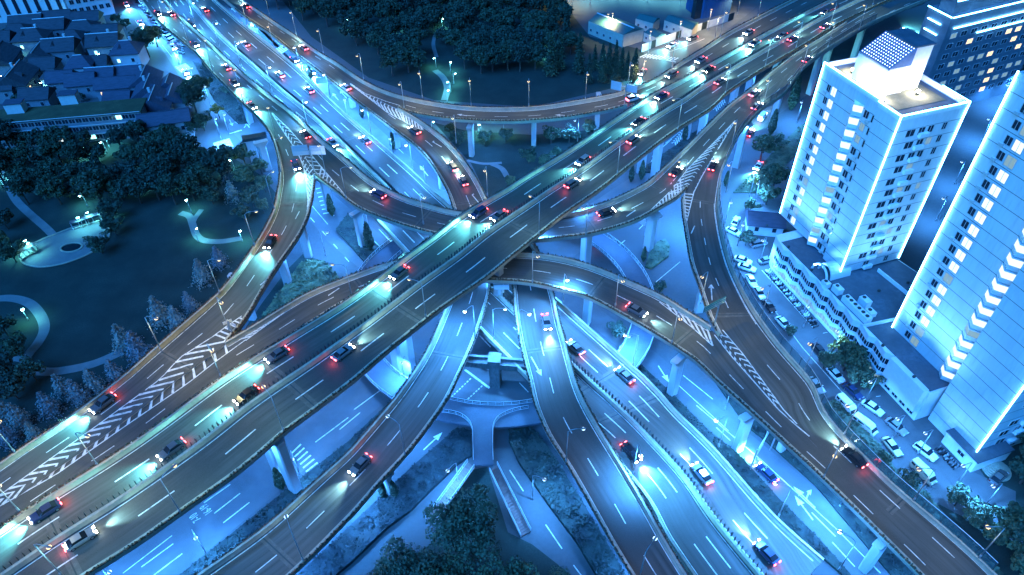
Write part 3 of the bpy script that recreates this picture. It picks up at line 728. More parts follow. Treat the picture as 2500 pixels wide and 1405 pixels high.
# ---- blue floodlights slung under the decks (as this junction has): fixture plus light
fl_mesh = MB(); fl_mesh.box((0,0,-.1),(.9,.35,.2)); fl_mesh.box((0,0,.1),(.15,.15,.3))
fl = fl_mesh.local('floodlight', MT['darkmetal'])
flamp = bpy.data.lights.new('floodlight_beam', 'AREA'); flamp.shape = 'DISK'; flamp.size = 1.2; flamp.energy = 4600; flamp.color = (.055, .30, 1.0)
C.objects.unlink(fl); nfl = 0
def floods(V, d0, d1, gap, frs=(.5,), k=1.0):
    d = d0
    while d < d1:
        for fr in frs:
            p = V.pos(d, fr, -2.2 if V is V_main else -1.95)
            if V is not V_ns and p.z < 9.5 and min(((q[0]+q[1])/2-p).xy.length-(q[1]-q[0]).length/2 for q in V_ns.st) < 1.0: continue
            o = fl.copy(); C.objects.link(o); o.parent = V.root; o.location = p-V.root.location
            l = bpy.data.objects.new('floodlight_beam', flamp); C.objects.link(l); l.parent = V.root; l.location = o.location-Vector((0, 0, .25))
            a, b = V.at(d); ac = (b-a).normalized(); l.scale = (k, k, k)
        d += gap
floods(V_main, 20, 250, 16, (.15, .85)); floods(V_r1b, nb-25, nc+60, 16, (.5,)); floods(V_r1, n1-10, n5-15, 18, (.7,)); floods(V_r1, 20, n1, 22, (.3,))
floods(V_r4, nl+30, V_r4.len, 15, (.5,)); floods(V_bl, 20, V_bl.len, 16); floods(V_br, 20, V_br.len, 16); floods(V_r3, nh-60, nk, 18, (.4,))
floods(V_r2, ne, nf, 26); floods(V_r2c, ng, V_r2c.len, 16)

for i, (u, v, hu, hv) in enumerate([(1800,600,1812,560),(1880,700,1890,655),(1960,800,1968,755),(2030,860,2040,815),(2110,985,2118,940),(2175,1075,2182,1030),(2240,1110,2250,1065),(2330,1190,2338,1145),(1830,480,1838,440),(1945,300,1950,262),(400,95,392,58),(440,160,430,120),(350,30,342,-6),(515,260,506,224),(540,340,532,300),(2400,1240,2410,1195),(640,108,632,70),(745,200,737,160),(850,292,842,250),(960,388,952,345),(1040,462,1032,420),(2395,345,2400,300),(2330,450,2335,405),(2285,540,2290,495),(2440,260,2446,220),(2480,230,2486,190)]):
    lamp(lampE if i < 9 else lampD, u, v, hu, hv, 0, 'pale lamp %s' % ['by the hut at the head of the car park','beside the podium corner and the parked pair','along the car park, second from the hut','along the car park, third from the hut','between the white vans and the trees','behind the two white vans','beside the lower white car','at the lower end of the car park','under the right ramp bend','behind the glass fence by the left tower','added to light the slanted parking at upper left','added above the zebra crossing at upper left','added at the top of the upper left street','added below the crossing by the shop row','added where the upper left street bends','in the lower right yard','added to light the arc ramp gap, uppermost','added to light the arc ramp gap, second','added to light the arc ramp gap, third','added to light the arc ramp gap, fourth','added to light the gap nearest the top viaduct','added to light the space between the two towers, upper','added to light the space between the two towers, middle','added to light the space between the two towers, lowest','added to light the ground behind the left tower','added at the right edge to light the ground behind the towers'][i], GG)  # gap, tower and upper left lamps are added to brighten dark ground
floods(V_r2, 20, ne, 13, (.35,)); floods(V_r2c, 10, ng, 13, (.7,))
# ------------------------------------------------------------------ planted strips, lawns, streets
def sheet(name, px, z, m, kind='structure', sub=0):
    W = [P(u, v, z) for u, v in px]; fs = []
    for a, b, c in tessellate_polygon([W]):
        fs.append((a, b, c) if (W[b]-W[a]).cross(W[c]-W[a]).z > 0 else (a, c, b))
    mb = MB(); mb.add(W, fs); return tag(mb.build(name, m), kind=kind)
sheet('lawn', [(-260,330),(20,345),(360,335),(470,370),(560,380),(640,430),(672,470),(660,540),(560,690),(420,830),(200,1010),(-80,1200),(-420,1420),(-500,700)], .006, MT['grass'])
sheet('lawn', [(640,-60),(760,90),(900,190),(1060,245),(1300,262),(1500,215),(1590,150),(1560,120),(1440,90),(1400,40),(1350,-70)], .006, MT['grass'])
sheet('lawn', [(1060,300),(1140,320),(1300,330),(1440,318),(1500,300),(1380,380),(1230,470),(1190,480),(1150,400)], .006, MT['grass'])
sheet('lawn', [(600,800),(640,740),(700,660),(740,620),(790,640),(830,690),(800,710),(720,740)], .0105, MT['grass'])
sheet('lawn', [(900,1420),(1050,1330),(1140,1150),(1190,1140),(1240,1300),(1300,1330),(1440,1440),(1300,1600),(900,1600)], .006, MT['grass'])
sheet('lawn', [(2290,1235),(2350,1180),(2480,1330),(2600,1330),(2700,1600),(2560,1600),(2440,1405)], .006, MT['grass'])
sheet('lawn', [(2380,1130),(2500,1060),(2700,1060),(2700,1400),(2520,1330)], .0105, MT['grass'])
def hedge(px, label, h=.9, m='hedge', dens=1.0, size=.42, seed=1, bound=260, name='hedge'):
    """ground-cover bed: a low body with a ragged leafy skin, clipped to a traced outline"""
    rnd = random.Random(seed); W = [P(u, v, h*.6) for u, v in px]
    mb = MB(); mb.prism([(p.x, p.y) for p in W], 0, h*.62)
    n = len(W); xs = [p.x for p in W]; ys = [p.y for p in W]
    def inside(x, y):
        c = False
        for i in range(n):
            a, b = W[i], W[i-1]
            if (a.y > y) != (b.y > y) and x < (b.x-a.x)*(y-a.y)/(b.y-a.y)+a.x: c = not c
        return c
    area = abs(sum(W[i-1].x*W[i].y-W[i].x*W[i-1].y for i in range(n)))/2; need = int(min(9000, area*9*dens)); got = 0
    for _ in range(200000):
        if got >= need: break
        x, y = rnd.uniform(min(xs), max(xs)), rnd.uniform(min(ys), max(ys))
        if not inside(x, y): continue
        got += 1; hh = h*(.62+.5*max(0, noise.noise(Vector((x*.5, y*.5, seed)))+.35))
        c = Vector((x, y, hh*rnd.uniform(.75, 1.05))); s_ = size*rnd.uniform(.6, 1.3)
        a = Vector((rnd.uniform(-1, 1), rnd.uniform(-1, 1), rnd.uniform(-.5, .5))).normalized()*s_*.6
        b = a.cross(Vector((rnd.uniform(-.7, .7), rnd.uniform(-.7, .7), 1))).normalized()*s_*.45
        mb.add([c-a, c-b, c+a, c+b], [(0, 1, 2, 3)])
    o = mb.build(name, MT[m]); return tag(o, label, 'hedge', kind='stuff')
hedge([(437,1405),(564,1304),(683,1208),(850,1078),(960,974),(1010,945),(940,1050),(800,1180),(650,1310),(520,1420),(400,1460)], 'long dark hedge between the blue street and the lower left ramp', 1.2, seed=2)
hedge([(800,1335),(1016,1130),(1115,1045),(1150,1051),(1152,1110),(1119,1130),(996,1250),(945,1287),(859,1370),(800,1420),(690,1440)], 'hedge strip left of the footbridge stairs', 1.3, seed=3)
hedge([(1242,1030),(1266,1024),(1303,1051),(1337,1089),(1416,1215),(1457,1284),(1529,1405),(1467,1420),(1406,1318),(1337,1226),(1269,1130),(1242,1072)], 'broad leafy bed right of the footbridge stairs', 1.8, 'hedge', 1.2, .5, seed=4)
hedge([(1650,1000),(1742,1089),(1889,1253),(2043,1390),(2100,1440),(2075,1400),(2000,1315),(1900,1215),(1800,1105),(1735,1055),(1640,960),(1560,885),(1545,893)], 'narrow dark hedge along the right side of the blue lower viaduct', 1.0, seed=5)
hedge([(1742,925),(1821,1038),(1869,1075),(1992,1185),(2118,1335),(2190,1420),(2290,1420),(2200,1330),(2110,1240),(2000,1150),(1900,1065),(1820,990)], 'planted strip beneath the right hand ramp', .7, 'hedge', .7, seed=6)
hedge([(1410,895),(1480,960),(1560,1050),(1600,1100),(1560,1075),(1480,985),(1400,905)], 'thin planting between the two carriageways at lower centre', .8, seed=7)
hedge([(2015,985),(2040,975),(2105,1045),(2150,1090),(2200,1165),(2260,1200),(2330,1290),(2450,1400),(2440,1440),(2380,1360),(2280,1262),(2180,1175),(2090,1085)], 'shrub strip between the glass fence and the car park', 1.6, 'leaf3', 1.0, .55, seed=8)
hedge([(820,560),(850,520),(870,540),(930,610),(945,650),(900,650)], 'hedge bed below the dipping ramp left of centre', 1.0, seed=9)
hedge([(735,640),(790,635),(830,680),(800,712),(700,770),(640,770),(700,690)], 'shrubbery between the two left ramps', 1.8, 'leaf3', 1.0, .6, seed=10)
hedge([(1605,590),(1625,582),(1636,600),(1632,625),(1590,655),(1575,650),(1585,620)], 'planted traffic island with a dark kerb, right of centre', .8, 'leaf3', 1, .4, seed=11)
hedge([(700,205),(716,196),(760,250),(880,340),(960,420),(1050,500),(1030,505),(940,430),(840,330)], 'dark planting in the gap right of the lower viaduct', .9, seed=12)
hedge([(1555,420),(1700,320),(1850,210),(1830,260),(1740,320),(1600,420)], 'planting in the slot below the top viaduct at upper right', .7, seed=13)
hedge([(1790,470),(1840,420),(1950,310),(1985,290),(1960,360),(1850,470)], 'shaded lawn bed between the ramp and the left tower', .5, 'leaf', .6, seed=14)
hedge([(470,150),(500,160),(560,230),(600,260),(610,300),(580,300),(520,240)], 'planting bed below the upper left ramp', .8, seed=15)
# streets as sheets of asphalt over the paving
sheet('street', [(230,1410),(437,1405),(960,965),(1080,850),(1230,740),(1500,560),(1900,280),(2150,110),(2080,60),(1700,330),(1300,590),(900,870),(600,1100)], .015, MT['road'])
sheet('street', [(300,-30),(372,-30),(470,110),(560,215),(660,330),(760,430),(960,600),(1120,740),(1300,880),(1750,1405),(1500,1405),(1200,960),(1000,760),(800,590),(640,400),(440,190)], .020, MT['road'])
sheet('street', [(545,-30),(600,40),(760,170),(900,290),(1050,430),(1200,560),(1420,720),(1600,860),(1760,1000),(2000,1200),(2200,1405),(2060,1405),(1800,1110),(1560,890),(1300,680),(1060,470),(800,240)], .025, MT['road'])
sheet('street', [(1545,150),(1600,122),(1700,80),(1770,40),(1800,-30),(1900,-30),(1820,40),(1745,95),(1650,165),(1560,208),(1515,196)], .030, MT['road'])
sheet('car_park', [(1770,560),(1860,560),(1890,650),(2010,800),(2120,900),(2240,1050),(2370,1150),(2480,1200),(2480,1330),(2290,1230),(2130,1060),(1990,950),(1900,830),(1800,650)], .035, MT['road'])
GM = MB(); ZG = .05
def gl(*px, wd=.2): strip(GM, [P(u, v, ZG) for u, v in px], wd)
def gdash(a, b, n, wd=.2, fill=.45):
    for i in range(n):
        t0, t1 = i/n, (i+fill)/n; gl((a[0]+(b[0]-a[0])*t0, a[1]+(b[1]-a[1])*t0), (a[0]+(b[0]-a[0])*t1, a[1]+(b[1]-a[1])*t1), wd=wd)
def garrow(a, b, left=0):
    pa, pb = P(*a, ZG), P(*b, ZG); arrow(GM, (pa+pb)/2, pb-pa, max(5, (pb-pa).length), .2, 2.0, .7, left)
def zebra(a, b, c, d, n, wd=.45):
    """bars between edge a-b and edge c-d"""
    for i in range(n):
        t = (i+.5)/n; gl((a[0]+(b[0]-a[0])*t, a[1]+(b[1]-a[1])*t), (c[0]+(d[0]-c[0])*t, c[1]+(d[1]-c[1])*t), wd=wd)
gl((545,1277),(609,1227)); gl((523,1254),(586,1205)); gl((498,1228),(562,1183)); gl((345,1385),(423,1328)); gl((375,1405),(445,1352)); gl((300,1400),(420,1308),wd=.15)
for k in range(6): gl((712+7*k,1107+9*k),(735+8*k,1085+9*k), wd=.35)
gl((829,1049),(879,1008)); gl((770,1080),(850,1020)); gl((865,1000),(940,945)); gl((905,1040),(960,990), wd=.15)
garrow((1034,1099),(1080,1056)); gl((848,1295),(1010,1150), wd=.15); gl((1000,1215),(1110,1120), wd=.15)
gl((1244,1148),(1278,1200)); gl((1332,1281),(1372,1340)); gl((1400,1380),(1430,1420))
gl((1171,820),(1198,848),wd=.25); gl((1216,804),(1252,840)); gl((1238,791),(1258,810))
gdash((1102,970),(1152,922),8,.25,.6); gdash((1142,975),(1180,940),6,.25,.6); gl((1135,903),(1195,948), wd=.5); gl((1268,935),(1290,958)); gl((1187,792),(1190,797),wd=1.2)
for k in range(6): gl((1214+5*k,822+5*k),(1226+5*k,820+5*k), wd=.5)
# right hand street with turn arrows
garrow((1985,1270),(1940,1210)) ; garrow((1990,1240),(1937,1188), -1); garrow((1530,1108),(1487,1066)); garrow((1540,1090),(1566,1118)); garrow((1612,901),(1628,926)); garrow((1500,1078),(1530,1118))
gl((1800,1120),(1900,1170)); gl((1850,1120),(1902,1170)); gl((1982,1252),(2040,1310)); gl((2032,1324),(2087,1384)); gl((1650,935),(1778,1052), wd=.15); gl((1749,1044),(1783,1076))
gl((1700,990),(1860,1125),(2040,1290),(2150,1400), wd=.18); gl((1668,917),(1740,975)); gl((1560,1090),(1640,1180)); gl((1606,1000),(1690,1085),wd=.15)
# left of centre
gdash((758,532),(870,660),4,.25,.35); gl((762,503),(800,548),wd=.15); gl((905,580),(985,660),wd=.15); gl((925,560),(1010,650)); gl((945,548),(985,580))
for k in range(7): gl((771+3*k,462+10*k),(784+4*k,459+10*k),(797+3*k,468+10*k), wd=.45)
garrow((862,325),(832,292)); garrow((900,395),(876,365)); garrow((930,400),(905,372)); garrow((1045,430),(1025,405)); garrow((826,245),(812,228)); garrow((846,240),(830,222)); garrow((575,30),(565,20))
gl((690,115),(672,100)); gl((958,350),(985,375)); gl((985,340),(950,310)); gl((1000,420),(1030,450))
zebra((668,122),(690,110),(684,134),(704,121),5,.6)
# upper left street
zebra((430,166),(452,155),(445,178),(466,168),6,.9); gl((427,164),(452,157),wd=.5); gl((452,180),(462,190)); garrow((432,145),(440,153)); garrow((560,292),(568,308)); garrow((572,288),(580,303)); gl((560,327),(590,318), wd=.5)
zebra((520,350),(560,338),(530,370),(570,358),11,.45); gl((330,50),(352,80)); gl((366,70),(384,98)); gl((300,8),(318,34)); gl((396,110),(420,140)); gl((365,22),(420,88),wd=.15)
for k in range(5): gl((596+3*k,312-6*k),(603+2*k,304-6*k),(609+k,312-6*k), wd=.4)
# right of centre
gl((1510,601),(1526,587)); gl((1500,647),(1510,637)); garrow((1606,384),(1590,397)); garrow((1630,374),(1616,388)); garrow((1612,370),(1594,382)); gl((1625,350),(1660,322),wd=.15); gl((1604,372),(1640,340))
for k in range(7): gl((1640+4*k,350-5*k),(1648+4*k,346-5*k),(1650+4*k,356-5*k), wd=.4)
for k in range(6): gl((1740+4*k,268-4*k),(1748+4*k,264-4*k),(1750+4*k,272-4*k), wd=.4)
zebra((1558,140),(1645,150),(1576,132),(1660,142),11,.6); gl((1575,137),(1650,152),wd=.7); gl((1660,120),(1720,95)); gl((1610,135),(1660,118),wd=.15); gl((1555,640),(1535,655)); gl((1600,690),(1660,640),wd=.15); gl((1560,560),(1600,520),wd=.15)
# parking bays
for k in range(10): gl((1905+26*k,690+31*k),(1916+26*k,688+31*k), wd=.12)
gl((1860,660),(1985,800)); gl((1868,658),(1992,797),wd=.15); gl((1840,690),(1960,850),(2080,985),wd=.15)
tag(GM.build('road_markings', MT['paint']), kind='structure')
# bus-lane hours painted on the street
def road_text(txt, u, v, size, up, stretch=1.0):
    cu = bpy.data.curves.new('t', 'FONT'); cu.body = txt; cu.size = size; cu.align_x = 'CENTER'; cu.align_y = 'CENTER'
    o = bpy.data.objects.new('t', cu); C.objects.link(o); bpy.context.view_layer.update()
    me = bpy.data.meshes.new_from_object(o.evaluated_get(bpy.context.evaluated_depsgraph_get())); bpy.data.objects.remove(o)
    t = bpy.data.objects.new('road_lettering', me); C.objects.link(t); me.materials.clear(); me.materials.append(MT['paint'])
    a = P(*up[0], ZG); b = P(*up[1], ZG); d = (b-a).normalized()
    t.location = P(u, v, ZG+.004); t.rotation_euler = (0, 0, math.atan2(d.y, d.x)-math.pi/2); t.scale = (1, stretch, 1)
    return tag(t, kind='structure')
road_text('16-19', 504, 1244, 1.05, ((516,1236),(488,1256)), 2.0)
road_text('7-10', 477, 1264, 1.05, ((490,1254),(462,1274)), 2.0)

# ------------------------------------------------------------------ ring footbridge with stairs
ZF = 3.2
fb = thing('footbridge', 'blue ring shaped footbridge under the viaducts with a stem ending in stairs', 'footbridge', (-3, 123, 0))
cxr, cyr, r0, r1 = -2.9, 123.2, 31.2, 36.6
mb = MB(); N_ = 120; rows = []
for i in range(N_+1):
    a = 2*math.pi*i/N_; c, s_ = math.cos(a), math.sin(a)
    rows.append([Vector((cxr+c*r0, cyr+s_*r0, ZF)), Vector((cxr+c*r1, cyr+s_*r1, ZF)), Vector((cxr+c*r1, cyr+s_*r1, ZF-.5)), Vector((cxr+c*(r0+.8), cyr+s_*(r0+.8), ZF-1.0)), Vector((cxr+c*r0, cyr+s_*r0, ZF-.5))])
sweep(mb, rows); mb.build('ring_deck', MT['bridgefloor'] if 'bridgefloor' in MT else MT['road'], fb)
def rail(pts, h=1.1, closed=False):
    mb = MB(); up = Vector((0, 0, 1))
    mb.tube([p+up*h for p in pts], .055, 4); mb.tube([p+up*.55 for p in pts], .03, 4); mb.tube([p+up*.12 for p in pts], .05, 4)
    L = resample(pts, 1.6)
    for p in L: mb.tube([p, p+up*h], .04, 4)
    vs = []
    for p in pts: vs += [p+up*.12, p+up*(h*.92)]
    g = MB(); g.add(vs, [(2*i, 2*i+1, 2*i+3, 2*i+2) for i in range(len(pts)-1)])
    mb.build('railing', MT['railmetal'], fb); g.build('railing_panel', MT['glass'], fb)
MT['railmetal'] = surf('pale_painted_rail', (.55, .58, .6), .4, .1, 1, 5)
ring = lambda r, a0, a1: [Vector((cxr+r*math.cos(R(a)), cyr+r*math.sin(R(a)), ZF)) for a in [a0+(a1-a0)*k/60 for k in range(61)]]
rail(ring(r0, -180, 180)); rail(ring(r1, -68, 248-0)); 
rail(ring(r1, -110, -102)) if False else None
W3 = lambda *px: [P(u, v, ZF) for u, v in px]
Lr = crom(W3((1078,1007),(1102,1010),(1126,1017),(1143,1030),(1153,1048),(1155,1085),(1156,1123)), .7); Rr = crom(W3((1290,998),(1258,1004),(1225,1017),(1211,1030),(1204,1048),(1203,1085),(1204,1123)), .7)
rail(Lr); rail(Rr)
mb = MB(); st_ = [P(1156,1135,ZF), P(1156,1085,ZF), P(1153,1048,ZF), P(1143,1030,ZF), P(1126,1017,ZF), P(1100,1009,ZF), P(1080,1003,ZF), P(1090,990,ZF), P(1194,998,ZF), P(1294,985,ZF), P(1288,1000,ZF), P(1258,1004,ZF), P(1225,1017,ZF), P(1211,1030,ZF), P(1204,1048,ZF), P(1203,1085,ZF), P(1204,1135,ZF)]
mb.prism([(p.x, p.y) for p in st_], ZF-.55, ZF+.012); mb.build('stem_deck', MT['bridgefloor'], fb)
def stairs(a, b, c, d, n, za, zb, m):
    """flight between top edge a-b and foot edge c-d (photo pixels at their own heights)"""
    A, B = P(*a, za), P(*b, za); C_, D_ = P(*c, zb), P(*d, zb); mb = MB()
    for i in range(n):
        t0, t1 = i/n, (i+1)/n; z = za+(zb-za)*t0
        q = [A.lerp(C_, t0), B.lerp(D_, t0), B.lerp(D_, t1), A.lerp(C_, t1)]
        mb.prism([(p.x, p.y) for p in q], z-.45, z)
    mb.build('stairs', m, fb)
    for s_, e_ in ((A, C_), (B, D_)):
        rail([s_.lerp(e_, k/8) for k in range(9)], 1.0)
MT['stairs'] = surf('reddish_stair_tread', (.20, .13, .12), .85, .3, 1, 6)
stairs((1196,1150),(1214,1134),(1272,1312),(1296,1297), 26, ZF, .15, MT['stairs'])
stairs((1142,1128),(1158,1142),(1040,1268),(1060,1284), 22, ZF, .15, MT['stairs'])
pb = MB()
for a in range(0, 360, 24):
    pb.tube([(cxr+33.9*math.cos(R(a)), cyr+33.9*math.sin(R(a)), 0), (cxr+33.9*math.cos(R(a)), cyr+33.9*math.sin(R(a)), ZF-.9)], .45, 10)
    pb.build('column', MT['pier'], fb); pb = MB()
# ------------------------------------------------------------------ trees: tapered trunk with limbs, crown of leaf-sized faces in clumps
def leafquad(mb, c, s_, rnd, out=None):
    d = Vector((rnd.uniform(-1, 1), rnd.uniform(-1, 1), rnd.uniform(-.6, 1)))
    n = (d.normalized()+(out*.9 if out is not None else Vector((0, 0, .6)))).normalized()
    a = n.cross(Vector((rnd.uniform(-1, 1), rnd.uniform(-1, 1), rnd.uniform(-1, 1)))).normalized()*s_*rnd.uniform(.4, .7)
    b = n.cross(a).normalized()*s_*rnd.uniform(.3, .55)
    mb.add([c-a, c-b*1.0, c+a, c+b*1.0], [(0, 1, 2, 3)])
def trunk_limbs(mb, h, r, cr, rnd, n=6):
    mb.tube([(0,0,0),(rnd.uniform(-.1,.1)*h*.3,0,h*.45),(0,rnd.uniform(-.1,.1)*h*.3,h*.8)], r, 7, r*.35)
    for i in range(n):
        a = 2*math.pi*i/n+rnd.uniform(-.4, .4); z = h*rnd.uniform(.35, .6)
        mb.tube([(0,0,z),(math.cos(a)*cr*.4,math.sin(a)*cr*.4,z+h*.13),(math.cos(a)*cr*.75,math.sin(a)*cr*.75,z+h*rnd.uniform(.18,.3))], r*.4, 5, r*.1)
def broad_tree(name, label, h, cr, leaf, seed, blobs=34, per=52, size=.62, flat=.75):
    rnd = random.Random(seed); t = thing(name, label, 'tree')
    tr = MB(); trunk_limbs(tr, h, .03*h, cr, rnd); tr.local('trunk', MT['bark'], t)
    cb = MB(); zc = h*.64
    for k in range(blobs):
        while True:
            p = Vector((rnd.uniform(-1, 1), rnd.uniform(-1, 1), rnd.uniform(-.75, 1)))
            if .35 < p.length < 1: break
        lob = 1+.28*math.sin(3*math.atan2(p.y, p.x)+seed)
        c = Vector((p.x*cr*.86*lob, p.y*cr*.86*lob, zc+p.z*h*.36*flat)); br = cr*rnd.uniform(.20, .36)
        for _ in range(per):
            q = Vector((rnd.gauss(0, 1), rnd.gauss(0, 1), rnd.gauss(.25, 1))).normalized()
            leafquad(cb, c+Vector((q.x*br, q.y*br, q.z*br*.75))*rnd.uniform(.75, 1.08), size, rnd, q)
    cb.local('crown', leaf, t); return t
def conifer(name, label, h, cr, leaf, seed, tiers=16, size=.7, droop=.35, per=9):
    """layered cone of drooping boughs"""
    rnd = random.Random(seed); t = thing(name, label, 'tree'); tr = MB(); tr.tube([(0,0,0),(0,0,h*.5),(0,0,h*.97)], .022*h, 6, .02); tr.local('trunk', MT['bark'], t)
    cb = MB()
    for i in range(tiers):
        z = h*(.10+.88*i/tiers); r_ = cr*(1-i/tiers)**.85+.12; nb = max(4, int(10*r_/cr)+4)
        for k in range(nb):
            a = 2*math.pi*k/nb+rnd.uniform(-.3, .3); L = r_*rnd.uniform(.7, 1.12)
            for j in range(per):
                s_ = (j+.6)/per; p = Vector((math.cos(a)*L*s_, math.sin(a)*L*s_, z-droop*L*s_*s_+rnd.uniform(-.15, .15)))
                p += Vector((rnd.uniform(-.35, .35), rnd.uniform(-.35, .35), 0))*L*.35
                leafquad(cb, p, size*(1.1-.5*s_), rnd, Vector((0, 0, .7)))
    cb.local('crown', leaf, t); return t
def cypress(name, label, h, cr, leaf, seed):
    rnd = random.Random(seed); t = thing(name, label, 'tree'); tr = MB(); tr.tube([(0,0,0),(0,0,h*.9)], .12, 6, .03); tr.local('trunk', MT['bark'], t)
    cb = MB()
    for _ in range(1500):
        z = rnd.uniform(.03, 1); r_ = cr*min(1, 3.2*z)*(1-z**1.7)**.7*(1+.18*noise.noise(Vector((z*9, seed, 0))))+.05; a = rnd.uniform(0, 6.283)
        leafquad(cb, Vector((math.cos(a)*r_, math.sin(a)*r_, z*h)), .42, rnd, Vector((math.cos(a)*.6, math.sin(a)*.6, .5)))
    cb.local('crown', leaf, t); return t
B1 = broad_tree('broadleaf_tree', 't', 9, 4.2, MT['leaf'], 1)
B2 = broad_tree('broadleaf_tree', 't', 7.5, 3.6, MT['leaf'], 5, 28)
B3 = broad_tree('broadleaf_tree', 't', 11, 4.8, MT['leaf'], 9, 40, 50, .68)
B4 = broad_tree('broadleaf_tree', 't', 7, 3.2, MT['leaf3'], 12, 28)
C1 = conifer('dawn_redwood', 't', 15, 2.6, MT['leaf'], 3, 20, .75, .2)
C2 = conifer('cedar_tree', 't', 9, 4.0, MT['leaf2'], 4, 11, .55, .45, 13)
Y1 = cypress('cypress', 't', 8, 1.1, MT['leaf'], 6)
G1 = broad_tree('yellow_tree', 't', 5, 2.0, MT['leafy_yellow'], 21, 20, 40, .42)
BIG = broad_tree('camphor_tree', 't', 11, 6.0, MT['leaf3'], 31, 70, 60, .5, .9)
rt_ = random.Random(11)
def tree(pr, u, v, label, group, s_=1.0, z=0):
    """stands so that its crown middle shows near the photo pixel"""
    return place(pr, P(u, v, z), rt_.uniform(0, 6.28), label, group, s_*rt_.uniform(.9, 1.12))
# the woods behind the arc ramp, row by row (feet in photo pixels)
WG = 'dark trees of the woods behind the arc ramp'
rows = [(18, 640, 1360, 24, 'back'), (42, 720, 1375, 21, 'fifth'), (72, 790, 1385, 19, 'fourth'), (104, 850, 1390, 17, 'third'), (140, 900, 1415, 16, 'second'), (178, 950, 1420, 14, 'front')]
for v0, u0, u1, n, nm_ in rows:
    k = 0
    for i in range(n):
        u = u0+(u1-u0)*(i+.5)/n+rt_.uniform(-9, 9); v = v0+rt_.uniform(-9, 9)
        if 1055 < u < 1105 and v > 150: continue
        if 1050 < u < 1085 and v > 85 : continue
        pr = (B1, B3, B2)[rt_.randrange(3)]
        if u > 1330 and v > 60: pr = C1 if rt_.random() < .7 else B1
        tree(pr, u, v, '%s in the %s row of the woods, %s from the left' % ('pointed dark conifer' if pr is C1 else ('tall dark crown' if pr is B3 else ('small round dark crown' if pr is B2 else 'rounded dark crown')), nm_, ordn(k)), WG, 1.05); k += 1
for i, (u, v, s_) in enumerate([(1450,172,.75),(1468,178,.8),(1484,184,.8),(1500,182,.95),(1514,192,.85),(1528,197,.75),(1545,203,.9),(1500,210,.8),(1470,203,.8),(1436,205,.75)]):
    tree(C1, u, v, ['slim pointed conifer at the woods corner beside the lit crossing','pointed conifer second along the woods edge by the sheds','pointed conifer third along the woods edge by the sheds','tallest pointed conifer facing the striped hoarding','pointed conifer just left of the zebra crossing','small pointed conifer nearest the zebra crossing','last conifer at the woods corner above the arc ramp','conifer behind the arc ramp, right of the fifth lamp','conifer behind the arc ramp between two lamps','conifer at the right end of the woods front row'][i], 'pointed conifers at the woods corner', s_)
# between the ramps, below the arc
for i, (u, v, pr, s_) in enumerate([(1120,360,B2,.7),(1185,352,B2,.6),(1235,350,B4,.7),(1345,352,B2,.8),(1390,350,B2,.8),(1440,330,B4,.8),(1290,400,B2,.7),(1330,410,B4,.7),(1245,455,B4,.5),(1100,330,B2,.6),(1360,390,B4,.6)]):
    tree(pr, u, v, ['dark palm-like tree left of the left white pillar','low tree just right of the left white pillar','bush tree between the two white pillars','tree right of the right white pillar','tree left of the lamp pair above the top viaduct','tree at the right end below the arc ramp','small tree by the curved path below the arc','small tree beside the second lamp below the arc','low shrub tree near the top viaduct edge','small tree below the arc ramp nose','low shrub tree left of the top viaduct railing'][i], 'trees in the garden below the arc ramp', s_)
# the left park
PG = 'dark trees of the park on the left'
pk = [(30,372),(75,362),(120,368),(165,360),(210,366),(255,360),(300,368),(345,362),(390,372),(430,376),(20,410),(65,405),(110,412),(155,405),(200,412),(245,402),(330,410),(375,415),(420,412),(465,405),(500,420),(15,455),(60,450),(105,455),(150,448),(195,458),(240,450),(285,455),(330,450),(375,458),(420,455),(465,452),(505,462),(545,440),(70,500),(150,500),(200,490),(250,500),(300,490),(345,497),(390,490),(430,500),(475,490),(520,498),(20,560),(10,610),(40,640),(280,540),(285,575),(250,620),(20,820),(50,870),(20,920),(90,930),(45,975)]
pk = [q for q in pk if not (240 < q[0] < 280 and 355 < q[1] < 385)]
pk.sort(key=lambda q: (round(q[1]/46), q[0])); lastr = None; c_ = 0
for u, v in pk:
    r_ = round(v/46)
    if r_ != lastr: c_ = 0; lastr = r_
    w_ = 'behind the apartment block lawn' if v < 390 else 'in the park rows above the oval plaza' if v < 480 else 'around the oval plaza' if v < 700 else 'beside the winding path'
    pr = (B1, B2, B3)[rt_.randrange(3)] if v < 520 else B2
    tree(pr, u, v, 'dark crown %s, %s from the left, %s' % (w_, ordn(c_), {8:'back row',9:'second row',10:'third row',11:'fourth row',12:'plaza level',13:'below the plaza'}.get(r_, 'at picture height %d percent' % round(v/14.05))), PG, .95 if v < 520 else .8); c_ += 1
for i, (u, v, s_) in enumerate([(560,400,.9),(600,405,1),(640,425,.8),(560,440,.9),(608,455,1),(650,470,.8),(572,490,.9),(620,505,.9),(645,520,.7),(598,540,.7)]):
    tree((B4, C2)[i in (3, 6)], u, v, 'bluish tree beside the upper left bend, %s' % ['left end','under the small car park roof','nearest the dark portal','feathery, left','in the middle','touching the ramp','feathery, lower left','lower middle','lower right by the lamp','lowest of them'][i], 'bluish trees inside the left ramp bend', s_)
CG = 'feathery blue cedars along the lower left ramp'
